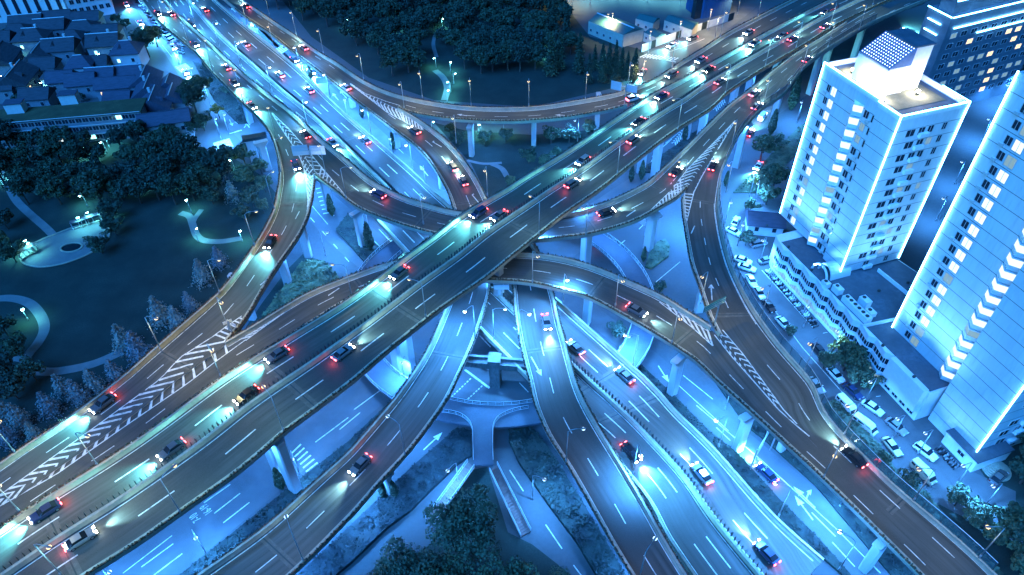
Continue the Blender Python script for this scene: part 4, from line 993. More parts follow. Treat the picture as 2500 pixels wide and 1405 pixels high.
for i, (u, v, s_) in enumerate([(500,690,.9),(540,650,.75),(470,760,.8),(400,790,1.0),(440,800,.8),(350,880,1.15),(310,850,.9),(290,930,.8),(200,980,.8),(160,960,.75),(130,1010,.8),(60,1040,.8),(20,1020,.7),(30,1080,.7),(240,955,.8),(90,1070,.6)]):
    tree(C2, u, v, 'feathery blue cedar beside the lower left ramp, %s from the top' % ordn(sorted(range(16), key=lambda k: [690,650,760,790,800,880,850,930,980,960,1010,1040,1020,1080,955,1070][k]).index(i)), CG, s_*1.0)
# cypresses by the pillars
for i, (u, v, s_) in enumerate([(812,528,1.0),(905,612,1.05),(1565,440,.9),(1670,345,.8),(1690,1210,.5),(1930,270,1.6),(1880,330,1.1),(935,1215,.7),(965,1215,.7),(690,1195,.8),(725,1200,.8),(1540,445,.8),(1570,640,.6),(1770,455,.7),(960,365,.8),(885,290,.7),(760,195,.7),(560,225,1.0),(505,170,.9)]):
    tree(Y1, u, v, ['broad dark cypress below the left gore','tall cypress beside the white pillar left of centre','cypress in the slot under the top viaduct','cypress at the second pillar in the slot','dwarf cypress in the right planting','tallest cypress, between the ramp and the left tower','cypress by the glass fence above the car park','left of two cypresses at the lower left ramp pillar','right of two cypresses at the lower left ramp pillar','left bush at the foot of the twin white pillars','right bush at the foot of the twin white pillars','left cypress in the slot under the top viaduct','cypress at the foot of the pillar by the traffic island','cypress under the right ramp bend','cypress in the gap left of the red trail ramp','cypress below the arc fork','cypress between the lower viaduct and arc ramp','cypress at the pillar of the upper left ramp','upper cypress beside the upper left ramp'][i], 'narrow cypresses planted at the pillars', s_)
# street trees upper left, yellow tree, car park trees
for i, (u, v, pr, s_) in enumerate([(365,140,B3,1.1),(385,115,B1,.9),(480,275,B3,1.0),(500,245,B1,.9),(465,240,B1,.8),(420,350,B1,.8),(500,320,B2,.8),(310,75,B2,.7),(290,60,B2,.6),(470,330,B2,.8),(555,235,B4,.6)]):
    tree(pr, u, v, ['big blue tree beside the house with a white gable wall','round tree left of the scooter rows','big tree beside the slate roofed shop row','tree above the shop row','tree behind the shop row','tree at the corner of the shop row','tree by the lower zebra crossing','tree near the street at the top left','small tree left of the upper street','tree left of the street bend','small tree below the upper left ramp'][i], 'street trees at upper left', s_)
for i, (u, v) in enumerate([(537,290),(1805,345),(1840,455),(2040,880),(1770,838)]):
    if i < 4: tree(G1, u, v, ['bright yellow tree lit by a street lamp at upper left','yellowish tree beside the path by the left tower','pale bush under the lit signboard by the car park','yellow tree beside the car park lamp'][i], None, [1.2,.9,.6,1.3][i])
for i, (u, v, pr, s_) in enumerate([(1870,500,B4,.9),(1830,520,B4,.6),(1885,470,B1,.9),(1855,395,B1,.9),(1895,365,B4,.8),(1820,600,B2,.65),(2060,905,B1,.9),(2010,900,B4,.7),(2080,935,B4,.8),(2110,950,B2,.7),(1925,820,B4,.5),(2150,1130,B4,.5),(2210,1190,B4,.6),(2330,1235,B4,.7),(2370,1280,B4,.8),(2420,1330,B4,.8),(2480,1395,B4,.8),(2450,1300,B1,.8),(2500,1350,B1,.9),(2490,1180,B1,1.0),(2500,1110,B1,1.0),(2540,1240,B1,1),(2350,215,B1,1.1),(2400,205,B3,1.1),(2450,200,B1,1.1),(2490,190,B1,1.2),(1505,825,B4,.7),(1610,715,B4,.5),(1740,450,B4,.5)]):
    tree(pr, u, v, ['blue round tree left of the left tower','small tree at the car park corner','tree close to the foot of the left tower','round tree above the car park hut','tree between the path and the left tower','round bush tree between parked cars','dark tree under the yellow tree','small dark tree by the car park lamp','tree in front of the white blank wall','small tree by the white blank wall','shrub by the parked motorbikes','small conical tree beside the white van','small tree by the pale kerb','tree at the lower right lawn, first','tree at the lower right lawn, second','tree at the lower right lawn, third','tree in the lower right corner','tree behind the lower right lawn','tree on the right edge low down','tree on the right edge by the steps','tree right of the right tower','tree on the far right lower edge','tree behind the left tower roof, first','tree behind the left tower roof, second','tree behind the left tower roof, third','tree behind the left tower roof, at the right edge','dark bush between lower viaduct and arched ramp','small tree above the arched ramp','small bush under the right ramp'][i], 'trees around the towers and car park', s_)
# the big foreground camphors
for i, (u, v, s_) in enumerate([(1140,1330,1.0),(1000,1440,.95),(1090,1470,.9),(1240,1480,.9),(920,1480,.7),(1370,1470,.6)]):
    tree(BIG, u, v, ['largest leafy tree at the bottom, between the footbridge stairs','rounded leafy tree at the bottom left of the stairs','leafy tree at the bottom edge, in the middle','dark leafy tree at the bottom edge right of the middle','half hidden tree at the bottom, far left of the group','low tree at the bottom edge, far right of the group'][i], 'leafy trees at the bottom of the photo', s_)
for i, (u, v, s_) in enumerate([(120,150,.55),(130,165,.5),(75,185,.6),(240,205,.5),(255,165,.6),(180,185,.5),(305,205,.5),(45,250,.5),(200,250,.45),(30,90,.6),(255,80,.5),(105,210,.5),(340,185,.55),(245,140,.5)]):
    tree((B2, B4)[i % 2], u, v, ['small yard tree by the teal lane, upper','small yard tree by the teal lane, second','small yard tree by the left lane','small yard tree below the hipped white house','small yard tree left of the gable wall house','small yard tree above the turret house','small yard tree right of the gable wall house','small yard tree at the terrace roof, left','small yard tree at the terrace roof, middle','small yard tree at the far left lanes','small yard tree below the white wing','small yard tree in the lit courtyard','small yard tree by the shop row','small yard tree in the centre of the lanes'][i], 'small trees in the yards of the old houses', s_)
# ------------------------------------------------------------------ buildings
def facade(name, col, pitch=2.9, line=.07, vpitch=0):
    """painted wall with a dark panel joint at every floor"""
    m, nt, b = _nm(name); g = nt.nodes.new('ShaderNodeNewGeometry'); sx = nt.nodes.new('ShaderNodeSeparateXYZ'); nt.links.new(g.outputs['Position'], sx.inputs[0])
    md = nt.nodes.new('ShaderNodeMath'); md.operation = 'PINGPONG'; md.inputs[1].default_value = pitch/2; nt.links.new(sx.outputs['Z'], md.inputs[0])
    lt = nt.nodes.new('ShaderNodeMath'); lt.operation = 'LESS_THAN'; lt.inputs[1].default_value = line; nt.links.new(md.outputs[0], lt.inputs[0])
    base = mix(nt, ramp(nt, nz(nt, .25, 5, 'Object', (1, 1, .3)), .35, .7), col, tuple(c*.86 for c in col))
    base = mix(nt, ramp(nt, nz(nt, 1.6, 4, 'Object', (1, 1, .15)), .5, .8), base, tuple(c*.78 for c in col))
    base = mix(nt, lt.outputs[0], base, tuple(c*.25 for c in col)); nt.links.new(base, b.inputs['Base Color']); b.inputs['Roughness'].default_value = .7
    return m
MT['facade'] = facade('tower_facade', (.62, .64, .66)); MT['facade2'] = facade('podium_render', (.68, .69, .70), 99)
MT['trim'] = surf('white_trim', (.70, .71, .72), .6, .1, 1, 5); MT['roofdark'] = surf('roof_membrane', (.085, .11, .14), .85, .35, .2, 1.2)
MT['gravel'] = surf('roof_gravel', (.16, .15, .10), .95, .4, .3, 4); MT['win'] = surf('dark_window_glass', (.02, .03, .045), .15, .3, .6, 3)
MT['neon'] = emit('neon_tube', (.16, .53, 1.0), 26); MT['litwin'] = emit('lit_window', (.80, .95, 1.0), 1.25); MT['tealwin'] = emit('teal_lit_window', (.35, .95, .90), 3)
MT['warmwin'] = emit('warm_lit_window', (1.0, .70, .36), 1.8); MT['dimwin'] = emit('dim_lit_window', (.45, .75, .85), .5); MT['frame'] = surf('window_frame', (.45, .47, .48), .5, .1, 1, 5)
MT['ac'] = surf('air_conditioner_case', (.5, .51, .5), .5, .15, 2, 6); MT['led'] = emit('led_dot', (.75, .92, 1.0), 5); MT['flood'] = emit('roof_floodlight', (1.0, .95, .86), 120)
U_ = Vector((.3167, -.9485, 0)).normalized(); W_ = Vector((.9485, .3167, 0)).normalized(); ZV = Vector((0, 0, 1))
ROT = math.atan2(U_.y, U_.x)
MU = Matrix((U_, W_, ZV)).transposed()     # box axes: along the facade, into the building, up
def wbox(root, o, s, wd, z0, z1, ins, name, m, sub=None):
    """box on a facade at distance s along U from o, sticking out by ins"""
    c = o+U_*(s+wd/2)-W_*(ins/2-.05); mb = MB(); mb.box((c.x, c.y, (z0+z1)/2), (wd, ins+.1, z1-z0), M=MU); return mb.build(name, m, root)
def window(root, o, s, wd, z0, z1, glass, ax=None, nrm=None, fr=.09):
    """frame standing 4 cm proud, pane inside it"""
    ax = ax or U_; nrm = nrm or -W_; M_ = Matrix((ax, nrm, ZV)).transposed(); c = o+ax*(s+wd/2); zc = (z0+z1)/2; h = z1-z0
    f = MB(); p0 = c+nrm*.03
    for dx, dz, a, b in ((0, h/2-fr/2, wd, fr), (0, -h/2+fr/2, wd, fr), (-wd/2+fr/2, 0, fr, h-2*fr), (wd/2-fr/2, 0, fr, h-2*fr), (0, 0, fr*.7, h-2*fr)):
        q = p0+ax*dx; f.box((q.x, q.y, zc+dz), (a, .10, b), M=M_)
    fo = f.build('window', MT['frame'], root); g = MB(); q = c+nrm*.015; g.box((q.x, q.y, zc), (wd-fr*1.2, .04, h-fr*1.2), M=M_); g.build('pane', glass, fo)
rb = random.Random(5)
def neon_run(root, pts, r=.15):
    mb = MB(); mb.tube(pts, r, 6); return mb.build('neon_tube', MT['neon'], root)
def tower(A, L, Wd, z0, zt, name, label, lit_seed, step=(.75, .9), top_neon=True, flip=False):
    root = thing(name, label, 'tower block', (A.x, A.y, z0)); rnd = random.Random(lit_seed)
    O = Vector((A.x, A.y, 0)); s1 = L*step[0]
    poly = [O, O+U_*s1, O+U_*s1-W_*step[1], O+U_*L-W_*step[1], O+U_*L+W_*Wd, O+W_*Wd]
    mb = MB(); mb.prism([(p.x, p.y) for p in poly], z0, zt); mb.build('wall', MT['facade'], root)
    rf = MB(); q = [O+U_*.6+W_*.6, O+U_*(L-.6)+W_*.3, O+U_*(L-.6)+W_*(Wd-.6), O+U_*.6+W_*(Wd-.6)]; rf.prism([(p.x, p.y) for p in q], zt, zt+.12); rf.build('roof', MT['roofdark'], root)
    pp = MB()
    ring_ = poly+[poly[0]]
    for a, b in zip(ring_, ring_[1:]):
        d = (b-a); c = (a+b)/2; n_ = Vector((-d.y, d.x, 0)).normalized(); pp.box((c.x, c.y, zt+.55), (d.length, .25, 1.1), math.atan2(d.y, d.x))
    pp.build('roof_parapet', MT['trim'], root)
    fl = int((zt-z0)/2.9)
    # lit stair bay, prow shaped
    for k in range(fl):
        z = z0+k*2.9; dark = rnd.random() < .14
        for (s, w_) in ((L*.46, L*.12),):
            a = O+U_*s-W_*.05; b = O+U_*(s+w_/2)-W_*1.3; c = O+U_*(s+w_)-W_*.05
            sp = MB(); sp.prism([(p.x, p.y) for p in (a, b, c)], z+.1, z+1.05); bay = sp.build('bay_spandrel', MT['trim'], root)
            gl_ = MB(); gl_.prism([(p.x, p.y) for p in (a+U_*.1, b+W_*.12, c-U_*.1)], z+1.05, z+2.55); gl_.build('bay_window', MT['dimwin'] if dark else MT['litwin'], root)
            cp = MB(); cp.prism([(p.x, p.y) for p in (a-U_*.1, b-W_*.12, c+U_*.1)], z+2.55, z+2.75); cp.build('bay_hood', MT['trim'], bay)
        # narrow lit column
        window(root, O, L*.165, L*.07, z+.35, z+2.45, MT['dimwin'] if rnd.random() < .15 else MT['litwin'])
        window(root, O, L*.105, L*.05, z+.6, z+2.3, MT['win'])
        window(root, O, L*.60, L*.06, z+.5, z+2.3, MT['win'] if rnd.random() < .85 else MT['dimwin'])
        window(root, O, L*.695, L*.045, z+.5, z+2.2, MT['win'])
        if rnd.random() < .75: wbox(root, O, L*.655, .8, z+.15, z+.75, .5, 'air_conditioner', MT['ac'])
        if rnd.random() < .5: wbox(root, O, L*.09, .8, z+.15, z+.7, .5, 'air_conditioner', MT['ac'])
    # side facing right
    E = O+U_*L-W_*step[1]; n2 = U_
    for k in range(fl):
        z = z0+k*2.9
        for j, (f0, wd, gl_) in enumerate(((.18, 2.2, MT['win']), (.36, 1.7, MT['win']), (.50, 1.5, MT['win']), (.72, 1.2, MT['win']))):
            if j < 3 and rnd.random() < .12: continue
            off = (k % 2)*.8 if j < 3 else 0
            window(root, E, (Wd+step[1])*f0+off, wd, z+.5, z+2.2, MT['dimwin'] if rnd.random() < .08 else gl_, W_, n2)
        if k % 1 == 0:
            c = E+W_*((Wd+step[1])*.45)+n2*.35; bl = MB(); bl.box((c.x, c.y, z+.45), (.7, 2.2, .9), M=MU); bl.build('balcony', MT['trim'], root)
    # neon along the corners and the roof edge
    corners = [O-U_*.15-W_*.15, O+U_*(L+.15)-W_*(step[1]+.15), O+U_*(L+.15)+W_*Wd]
    for c in corners: neon_run(root, [Vector((c.x, c.y, z0+.3)), Vector((c.x, c.y, zt+1.2))])
    if top_neon:
        e = zt+1.2; pts = [corners[0], O+U_*(s1-.15)-W_*.15, O+U_*(s1-.15)-W_*(step[1]+.15), corners[1]]
        neon_run(root, [Vector((p.x, p.y, e)) for p in pts]); neon_run(root, [Vector((corners[1].x, corners[1].y, e)), Vector((corners[2].x, corners[2].y, e))])
        p4 = O+W_*Wd
        neon_run(root, [Vector((corners[2].x, corners[2].y, e)), Vector(((corners[2]-U_*L*.3).x, (corners[2]-U_*L*.3).y, e))], .07)
    return root, O
A1 = P(2015, 155, 50); T1, O1 = tower(A1, 24.4, 15.6, 9.4, 49.0, 'tower_block', 'left neon edged tower block with a floodlit white roof house', 3)
# roof house, LED slope and floodlights
g_ = MB(); q = [O1+U_*2+W_*1.5, O1+U_*21+W_*1.5, O1+U_*21+W_*13.5, O1+U_*2+W_*13.5]; g_.prism([(p.x, p.y) for p in q], 49.12, 49.2); g_.build('gravel_bed', MT['gravel'], T1)
b0 = P(2118, 236, 49.2)
ph = thing('roof_house', 'white floodlit roof house with a sloping panel of light dots', 'roof house', (b0.x, b0.y, 49.2))
la = -U_; ld = W_
def rbox(o, a, b, h0, h1, name, m, par):
    mb = MB(); pl = [o, o+la*a, o+la*a+ld*b, o+ld*b]; mb.prism([(p.x, p.y) for p in pl], h0, h1); return mb.build(name, m, par)
o1 = O1+U_*15.2+W_*2.0
rbox(o1, 9.0, 5.2, 49.2, 55.0, 'wall', MT['trim'], ph)
o2 = o1+ld*5.25+la*.5; rbox(o2, 7.6, 4.6, 49.2, 58.5, 'stair_tower', MT['trim'], ph)
rbox(o2-la*.25-ld*.25, 8.1, 5.1, 58.5, 58.75, 'roof', MT['roofdark'], ph)
sl = MB(); c0, c1 = o1+Vector((0, 0, 55.0)), o1+la*9.0+Vector((0, 0, 55.0)); d0, d1 = o2+la*-.5+Vector((0, 0, 58.6)), o2+la*8.5+Vector((0, 0, 58.6))
sl.add([c0, c1, d1, d0, c0-ZV*.3, c1-ZV*.3, d1-ZV*3.6, d0-ZV*3.6], [(3, 2, 1, 0), (0, 1, 5, 4), (1, 2, 6, 5), (3, 0, 4, 7), (2, 3, 7, 6), (4, 5, 6, 7)]); pan = sl.build('sloping_panel', surf('led_panel_sheet', (.07,.15,.30), .7, .2, 1, 5), ph)
dm = MB(); nn = ((d0-c0).cross(c1-c0)); nn = -nn.normalized() if nn.z < 0 else nn.normalized()
for i in range(13):
    for j in range(10):
        p = c0.lerp(c1, (i+.7)/13.4).lerp(d0.lerp(d1, (i+.7)/13.4), (j+.7)/10.4)+nn*.07; t = (c1-c0).normalized()*.13; s_ = nn.cross(t)
        dm.add([p-t, p-s_, p+t, p+s_, p-t*.6-nn*.07, p-s_*.6-nn*.07, p+t*.6-nn*.07, p+s_*.6-nn*.07], [(0, 1, 2, 3), (0, 4, 5, 1), (1, 5, 6, 2), (2, 6, 7, 3), (3, 7, 4, 0)])
tag(dm.build('led_dot', MT['led'], pan), kind='stuff')
for k in range(3): 
    mb = MB(); c = o2-ld*-.2+la*(1.2+2.4*k)-ld*.0; mb.box((c.x-.0, c.y, 54), (.25, .3, 6.5), M=MU); mb.build('wall_pipe', MT['darkmetal'], ph)
def roof_flood(p, label, e=6000):
    t = thing('floodlight', label, 'floodlight', p); mb = MB(); mb.box((0, 0, .35), (.6, .3, .45)); mb.local('housing', MT['darkmetal'], t); b = MB(); b.lathe([(.02, -.02), (.32, .1), (.38, .3), (.2, .5), (.02, .55)], 10, (0, 0, .6)); b.local('lens', MT['flood'], t)
    l = bpy.data.lights.new('floodlight_beam', 'POINT'); l.energy = e; l.color = (1, .94, .84); l.shadow_soft_size = .4; lo = bpy.data.objects.new('floodlight_beam', l); C.objects.link(lo); lo.parent = t; lo.location = (0, 0, 1.3)
roof_flood(o1-la*1.6-ld*.9+Vector((0, 0, 49.2)), 'floodlight on the tower roof in front of the white roof house', 2200); roof_flood(o1+la*10.6+ld*1.5+Vector((0, 0, 49.2)), 'floodlight on the tower roof left of the roof house', 2200)
roof_flood(o2-la*2.6+ld*2.2+Vector((0, 0, 49.2)), 'floodlight on the tower roof right of the roof house', 3200); roof_flood(o1+la*4-ld*1.6+Vector((0, 0, 49.2)), 'floodlight at the roof edge of the left tower', 1600)
A2 = P(2183, 795, 9.4); T2, O2 = tower(A2, 28.6, 16, 9.4 if False else .1, 66, 'tower_block', 'right neon edged tower block cut by the photo edge', 8, (.62, 2.8), False)
def facade_fill_flood(p, aim, label, e):  # added floodlights that brighten the tower fronts
    t = thing('floodlight', label, 'floodlight', p); d = (aim-p).normalized(); mb = MB(); mb.box((0, 0, .3), (.5, .4, .5)); mb.local('housing', MT['darkmetal'], t)
    l = bpy.data.lights.new('floodlight_beam', 'SPOT'); l.energy = e; l.color = (.17, .50, 1.0); l.spot_size = R(120); l.spot_blend = 1; l.shadow_soft_size = .4
    o = bpy.data.objects.new('floodlight_beam', l); C.objects.link(o); o.parent = t; o.location = (0, 0, .8); o.rotation_euler = d.to_track_quat('-Z', 'Y').to_euler()
for i, s_ in enumerate((3, 12, 21)):
    q = O1+U_*s_-W_*6.0+ZV*9.2; facade_fill_flood(q, O1+U_*s_+ZV*30, 'added floodlight on the podium edge aimed up the left tower, %s' % ['upper','middle','lower'][i], 11000)
for i, s_ in enumerate((4, 12)):
    q = O1+U_*32+W_*s_+ZV*9.0; facade_fill_flood(q, O1+U_*24+W_*s_+ZV*30, 'added floodlight on the podium roof aimed up the right side of the left tower, %s' % ['near','far'][i], 10000)
for i, s_ in enumerate((4, 13, 23)):
    q = O2+U_*s_-W_*(6.3 if i < 2 else 9)+ZV*(9.2 if i < 2 else .1); facade_fill_flood(q, O2+U_*s_+ZV*30, 'added floodlight aimed up the right tower, %s' % ['upper','middle','lower'][i], 13000)
# ground-floor block at the foot of the right tower
eb = O2+U_*28.6-W_*2.8
gb = thing('entrance_block', 'low white block with a barred window at the foot of the right tower', 'building', (eb.x, eb.y, 0))
mb = MB(); pl = [eb-U_*5.5-W_*1.6, eb+U_*2.0-W_*1.6, eb+U_*2.0+W_*7, eb-U_*5.5+W_*7]; mb.prism([(p.x, p.y) for p in pl], 0, 3.4); mb.build('wall', MT['facade2'], gb)
mb = MB(); pl = [eb-U_*5.7-W_*1.9, eb+U_*2.3-W_*1.9, eb+U_*2.3+W_*7, eb-U_*5.7+W_*7]; mb.prism([(p.x, p.y) for p in pl], 3.4, 3.65); mb.build('roof', MT['roofdark'], gb); window(gb, eb-U_*5.5-W_*1.6, 3.4, 1.6, 1.3, 2.4, MT['win'])
mb = MB()
for i in range(5):
    c = eb+U_*3.2+W_*3.5; mb.lathe([(2.6-.42*i, .17*i), (2.6-.42*i, .17*i+.17)], 20, (c.x, c.y, 0))
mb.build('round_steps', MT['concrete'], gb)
# ---- podium with zigzag balcony bands
p0 = P(1881, 656, 0); POD = thing('podium_block', 'four storey podium block with white zigzag balcony bands in front of the towers', 'building', (p0.x, p0.y, 0))
PO = Vector((p0.x, p0.y, 0)); PL = 50.5
mb = MB(); pl = [PO, PO+U_*PL, PO+U_*PL+W_*7, PO+U_*34+W_*8, PO+U_*34+W_*26, PO+W_*20, PO-U_*2.5+W_*20, PO-U_*2.5+W_*1]; mb.prism([(p.x, p.y) for p in pl], 0, 8.6); mb.build('wall', MT['facade2'], POD)
mb = MB(); pl = [PO+U_*.4+W_*.4, PO+U_*(PL-.4)+W_*.4, PO+U_*(PL-.4)+W_*6.6, PO+U_*33.6+W_*7.6, PO+U_*33.6+W_*25.6, PO+W_*19.6, PO+U_*.4+W_*19.6]; mb.prism([(p.x, p.y) for p in pl], 8.6, 8.75); mb.build('roof', MT['roofdark'], POD)
bay = 5.05; nb = 8
def zig(base, out, ext=0):
    pts = []
    for i in range(nb):
        s = i*bay; pts += [PO+U_*(s+.15)-W_*(base+.2), PO+U_*(s+bay*.72)-W_*(base+out), PO+U_*(s+bay*.80)-W_*(base+out*.75), PO+U_*(s+bay*.97)-W_*(base+.15)]
    return pts
for k, (z0, z1) in enumerate(((.0, .9), (2.5, 3.55), (4.95, 6.0), (7.6, 9.2))):
    f = zig(0, 1.15 if k else .25); b = [PO+U_*(nb*bay), PO+U_*0]; mb = MB(); mb.prism([(p.x, p.y) for p in f]+[(p.x, p.y) for p in b], z0, z1); mb.build('balcony_band', MT['trim'], POD)
for k, (z0, z1) in enumerate(((.9, 2.5), (3.55, 4.95), (6.0, 7.6))):
    f = zig(-.12, .95 if k else .3); b = [PO+U_*(nb*bay), PO+U_*0]; mb = MB(); mb.prism([(p.x, p.y) for p in f]+[(p.x, p.y) for p in b], z0, z1); wb = mb.build('window_band', MT['win'] if k else MT['dimwin'], POD)
    ml = MB()
    for a, c in zip(f, f[1:]):
        n_ = max(1, int((c-a).length/.75))
        for j in range(n_):
            p = a.lerp(c, j/n_); ml.box((p.x, p.y, (z0+z1)/2), (.09, .12, z1-z0), M=MU)
    ml.build('mullion', MT['trim'], wb)
wb_ = MB(); c = PO+U_*(nb*bay+4.9)-W_*.6; wb_.box((c.x, c.y, 6.0), (9.4, 1.3, 6.4), M=MU); wb_.build('blank_wall', MT['trim'], POD)
for k in range(4): window(POD, PO+U_*(nb*bay)-W_*.02, 1.0+2.2*k, 1.6, .7, 2.2, MT['win'])
# rooftop plant, barrel vault, low walls
def plant(u, v, z, sx, sy, sz, label, name='rooftop_plant', cat='air conditioner'):
    p = P(u, v, z); t = thing(name, label, cat, p); mb = MB(); mb.box((p.x, p.y, z+sz/2+.15), (sx, sy, sz), M=MU); mb.build('casing', MT['trim'], t); g = MB()
    for i in range(max(1, int(sx/1.3))):
        c = p+U_*(-sx/2+.65+1.3*i); g.lathe([(.42, 0), (.45, .12), (.35, .16), (.1, .12)], 10, (c.x, c.y, z+sz+.15))
    g.build('fan_grille', MT['darkmetal'], t)
plant(2042, 715, 8.75, 2.2, 1.5, 1.6, 'single white air unit near the front edge of the podium roof'); plant(2014, 700, 8.75, 1.8, 1.3, 1.3, 'small white air unit beside the zigzag balconies')
plant(2088, 762, 8.75, 8.0, 1.6, 1.5, 'long row of white air units on the podium roof'); plant(2108, 745, 8.75, 2.4, 1.6, 1.7, 'grey plant box behind the long row of air units'); plant(2122, 770, 8.75, 2.0, 1.6, 1.2, 'low plant box at the end of the row of air units')
bv = P(2020, 668, 8.75); t = thing('barrel_vault', 'white barrel vaulted entrance roof against the left tower', 'vault', bv)
mb = MB(); rows = []
for i in range(13):
    a = math.pi*i/12; rows.append([bv-W_*1.0+U_*(2.4*math.cos(a))+ZV*(2.9*math.sin(a)), bv+W_*4.5+U_*(2.4*math.cos(a))+ZV*(2.9*math.sin(a)), bv+W_*4.5+U_*(2.1*math.cos(a))+ZV*(2.6*math.sin(a)), bv-W_*1.0+U_*(2.1*math.cos(a))+ZV*(2.6*math.sin(a))])
sweep(mb, rows); mb.build('vault_shell', MT['trim'], t); mb = MB(); mb.tube([bv-W_*2.4+U_*(2.6*math.cos(math.pi*i/14))+ZV*(3.1*math.sin(math.pi*i/14)) for i in range(15)], .28, 6); mb.build('arch', MT['trim'], t)
def lowwall(pts, z, h, label, wd=.3):
    p = P(*pts[0], z); t = MB()
    for a, b in zip(pts, pts[1:]):
        A_, B_ = P(*a, z), P(*b, z); d = B_-A_; c = (A_+B_)/2; t.box((c.x, c.y, z+h/2), (d.length, wd, h), math.atan2(d.y, d.x))
    o = t.build('roof_wall', MT['trim']); tag(o, label, 'low wall')
lowwall([(2142,663),(2215,722)], 8.75, .9, 'low white wall across the podium roof beside the towers'); lowwall([(2104,800),(2184,783)], 8.75, .8, 'low wall on the podium roof at the foot of the right tower')
# ---- office building with neon storeys at the upper right
K = P(2325, 45, 34); dl = P(2268, 16, 34)-K; dr = P(2505, 2, 34)-K; dl.z = dr.z = 0; Ll = dl.length; dl.normalize(); dr.normalize(); Lr_ = 46
OF = thing('office_building', 'dark office building with stacked neon lines and warm lit windows at upper right', 'office building', (K.x, K.y, 0)); K0 = Vector((K.x, K.y, 0))
mb = MB(); pl = [K0, K0+dr*Lr_, K0+dr*Lr_+dl*Ll, K0+dl*Ll]; mb.prism([(p.x, p.y) for p in pl], 0, 34); mb.build('wall', MT['darkwall'] if 'darkwall' in MT else MT['roofdark'], OF)
mb = MB(); c = K0+(dr*Lr_+dl*Ll)/2; pl2 = [K0+dr*2+dl*2, K0+dr*(Lr_-3)+dl*2, K0+dr*(Lr_-3)+dl*(Ll-2), K0+dr*2+dl*(Ll-2)]; mb.prism([(p.x, p.y) for p in pl2], 34, 38); mb.build('attic', MT['roofdark'], OF)
nl_ = -Vector((-dl.y, dl.x, 0)); nl_ = nl_ if nl_.dot(dr) < 0 else -nl_; nr_ = Vector((-dr.y, dr.x, 0)); nr_ = nr_ if nr_.dot(dl) < 0 else -nr_
for z, a, b in ((34.2, 0, .98), (30.6, .05, 1), (27.2, .3, 1)):
    neon_run(OF, [K0+nr_*.3+dr*(a*Lr_)+ZV*z, K0+nr_*.3+dr*(b*Lr_)+ZV*z], .16)
neon_run(OF, [K0+nl_*.3+ZV*34.2, K0+nl_*.3+dl*Ll+ZV*34.2], .16); neon_run(OF, [K0+dr*2+dl*2+nr_*.2+ZV*38, K0+dr*26+dl*2+nr_*.2+ZV*38], .16)
for i in range(5): z = 31-3.2*i; neon_run(OF, [K0+nl_*.3+dl*(Ll*.30)+ZV*z, K0+nl_*.3+dl*(Ll*.85)+ZV*z], .16)
for k in range(8):
    for j in range(10):
        z = 4+3.3*k; w_ = rb.random(); window(OF, K0, 2.5+4.3*j, 2.6, z, z+1.7, MT['warmwin'] if w_ < .08 else MT['litwin'] if w_ < .11 else MT['dimwin'] if w_ < .3 else MT['win'], dr, nr_)
# ---- white slab block at the upper left
def slab(px0, px1, h, dp, name, label, cat, wallm, roofm, ncol, stripes=True, rows=3):
    a, b = P(*px0, 0), P(*px1, 0); d = b-a; L = d.length; d.normalize(); n = Vector((-d.y, d.x, 0)); n = n if n.y > 0 else -n
    t = thing(name, label, cat, a); mb = MB(); pl = [a, b, b+n*dp, a+n*dp]; mb.prism([(p.x, p.y) for p in pl], 0, h); mb.build('wall', wallm, t)
    mb = MB(); pl = [a-d*.3-n*.3, b+d*.3-n*.3, b+d*.3+n*(dp+.3), a-d*.3+n*(dp+.3)]; mb.prism([(p.x, p.y) for p in pl], h, h+.4); mb.build('roof', roofm, t); return t, a, d, n, L
t, a, d, n, L = slab((-60,62),(172,44), 26, 16, 'apartment_slab', 'tall white slab building with dark vertical window strips at the upper left', 'apartment building', MT['facade2'], MT['roofdark'], 9)
for i in range(9):
    c = a+d*(L*(i+.5)/9)-n*.03; mb = MB(); mb.box((c.x, c.y, 14), (1.5, .2, 23), math.atan2(d.y, d.x)); mb.build('window_strip', MT['win'], t)
t, a, d, n, L = slab((180,52),(282,34), 18, 14, 'apartment_slab', 'lower white wing with small square windows beside the tall slab', 'apartment building', MT['facade2'], MT['roofdark'], 5)
for k in range(4):
    for i in range(6): window(t, a, 1.2+L*i/6.4, 1.7, 3+3.6*k, 4.9+3.6*k, MT['litwin'] if (k, i) == (2, 2) else MT['win'], d, -n)
# ---- long apartment terrace above the park
MT['roofmoss'] = surf('mossy_flat_roof', (.075, .07, .035), .95, .4, .25, 2); MT['wallblue'] = surf('rendered_wall', (.22, .24, .27), .85, .2, .4, 3); MT['housewall'] = surf('white_house_wall', (.55, .56, .57), .8, .14, .5, 4)
MT['slate'] = surf('slate_roof', (.065, .068, .10), .8, .3, .5, 7, (1, 5, 1)); MT['tile'] = surf('old_tile_roof', (.055, .058, .07), .85, .35, .5, 6, (1, 4, 1))
a = P(-130, 311, 9.3); b = P(341, 271, 9.3); a.z = b.z = 0; d = b-a; L = d.length; d.normalize(); n = Vector((-d.y, d.x, 0))
t = thing('apartment_terrace', 'long low apartment terrace with a mossy flat roof and a few lit windows', 'apartment building', a)
mb = MB(); mb.prism([(p.x, p.y) for p in (a, b, b+n*8.5, a+n*8.5)], 0, 9.0); mb.build('wall', MT['wallblue'], t); mb = MB(); mb.prism([(p.x, p.y) for p in (a-n*.4, b+d*.4-n*.4, b+d*.4+n*8.9, a+n*8.9)], 9.0, 9.3); mb.build('roof', MT['roofmoss'], t)
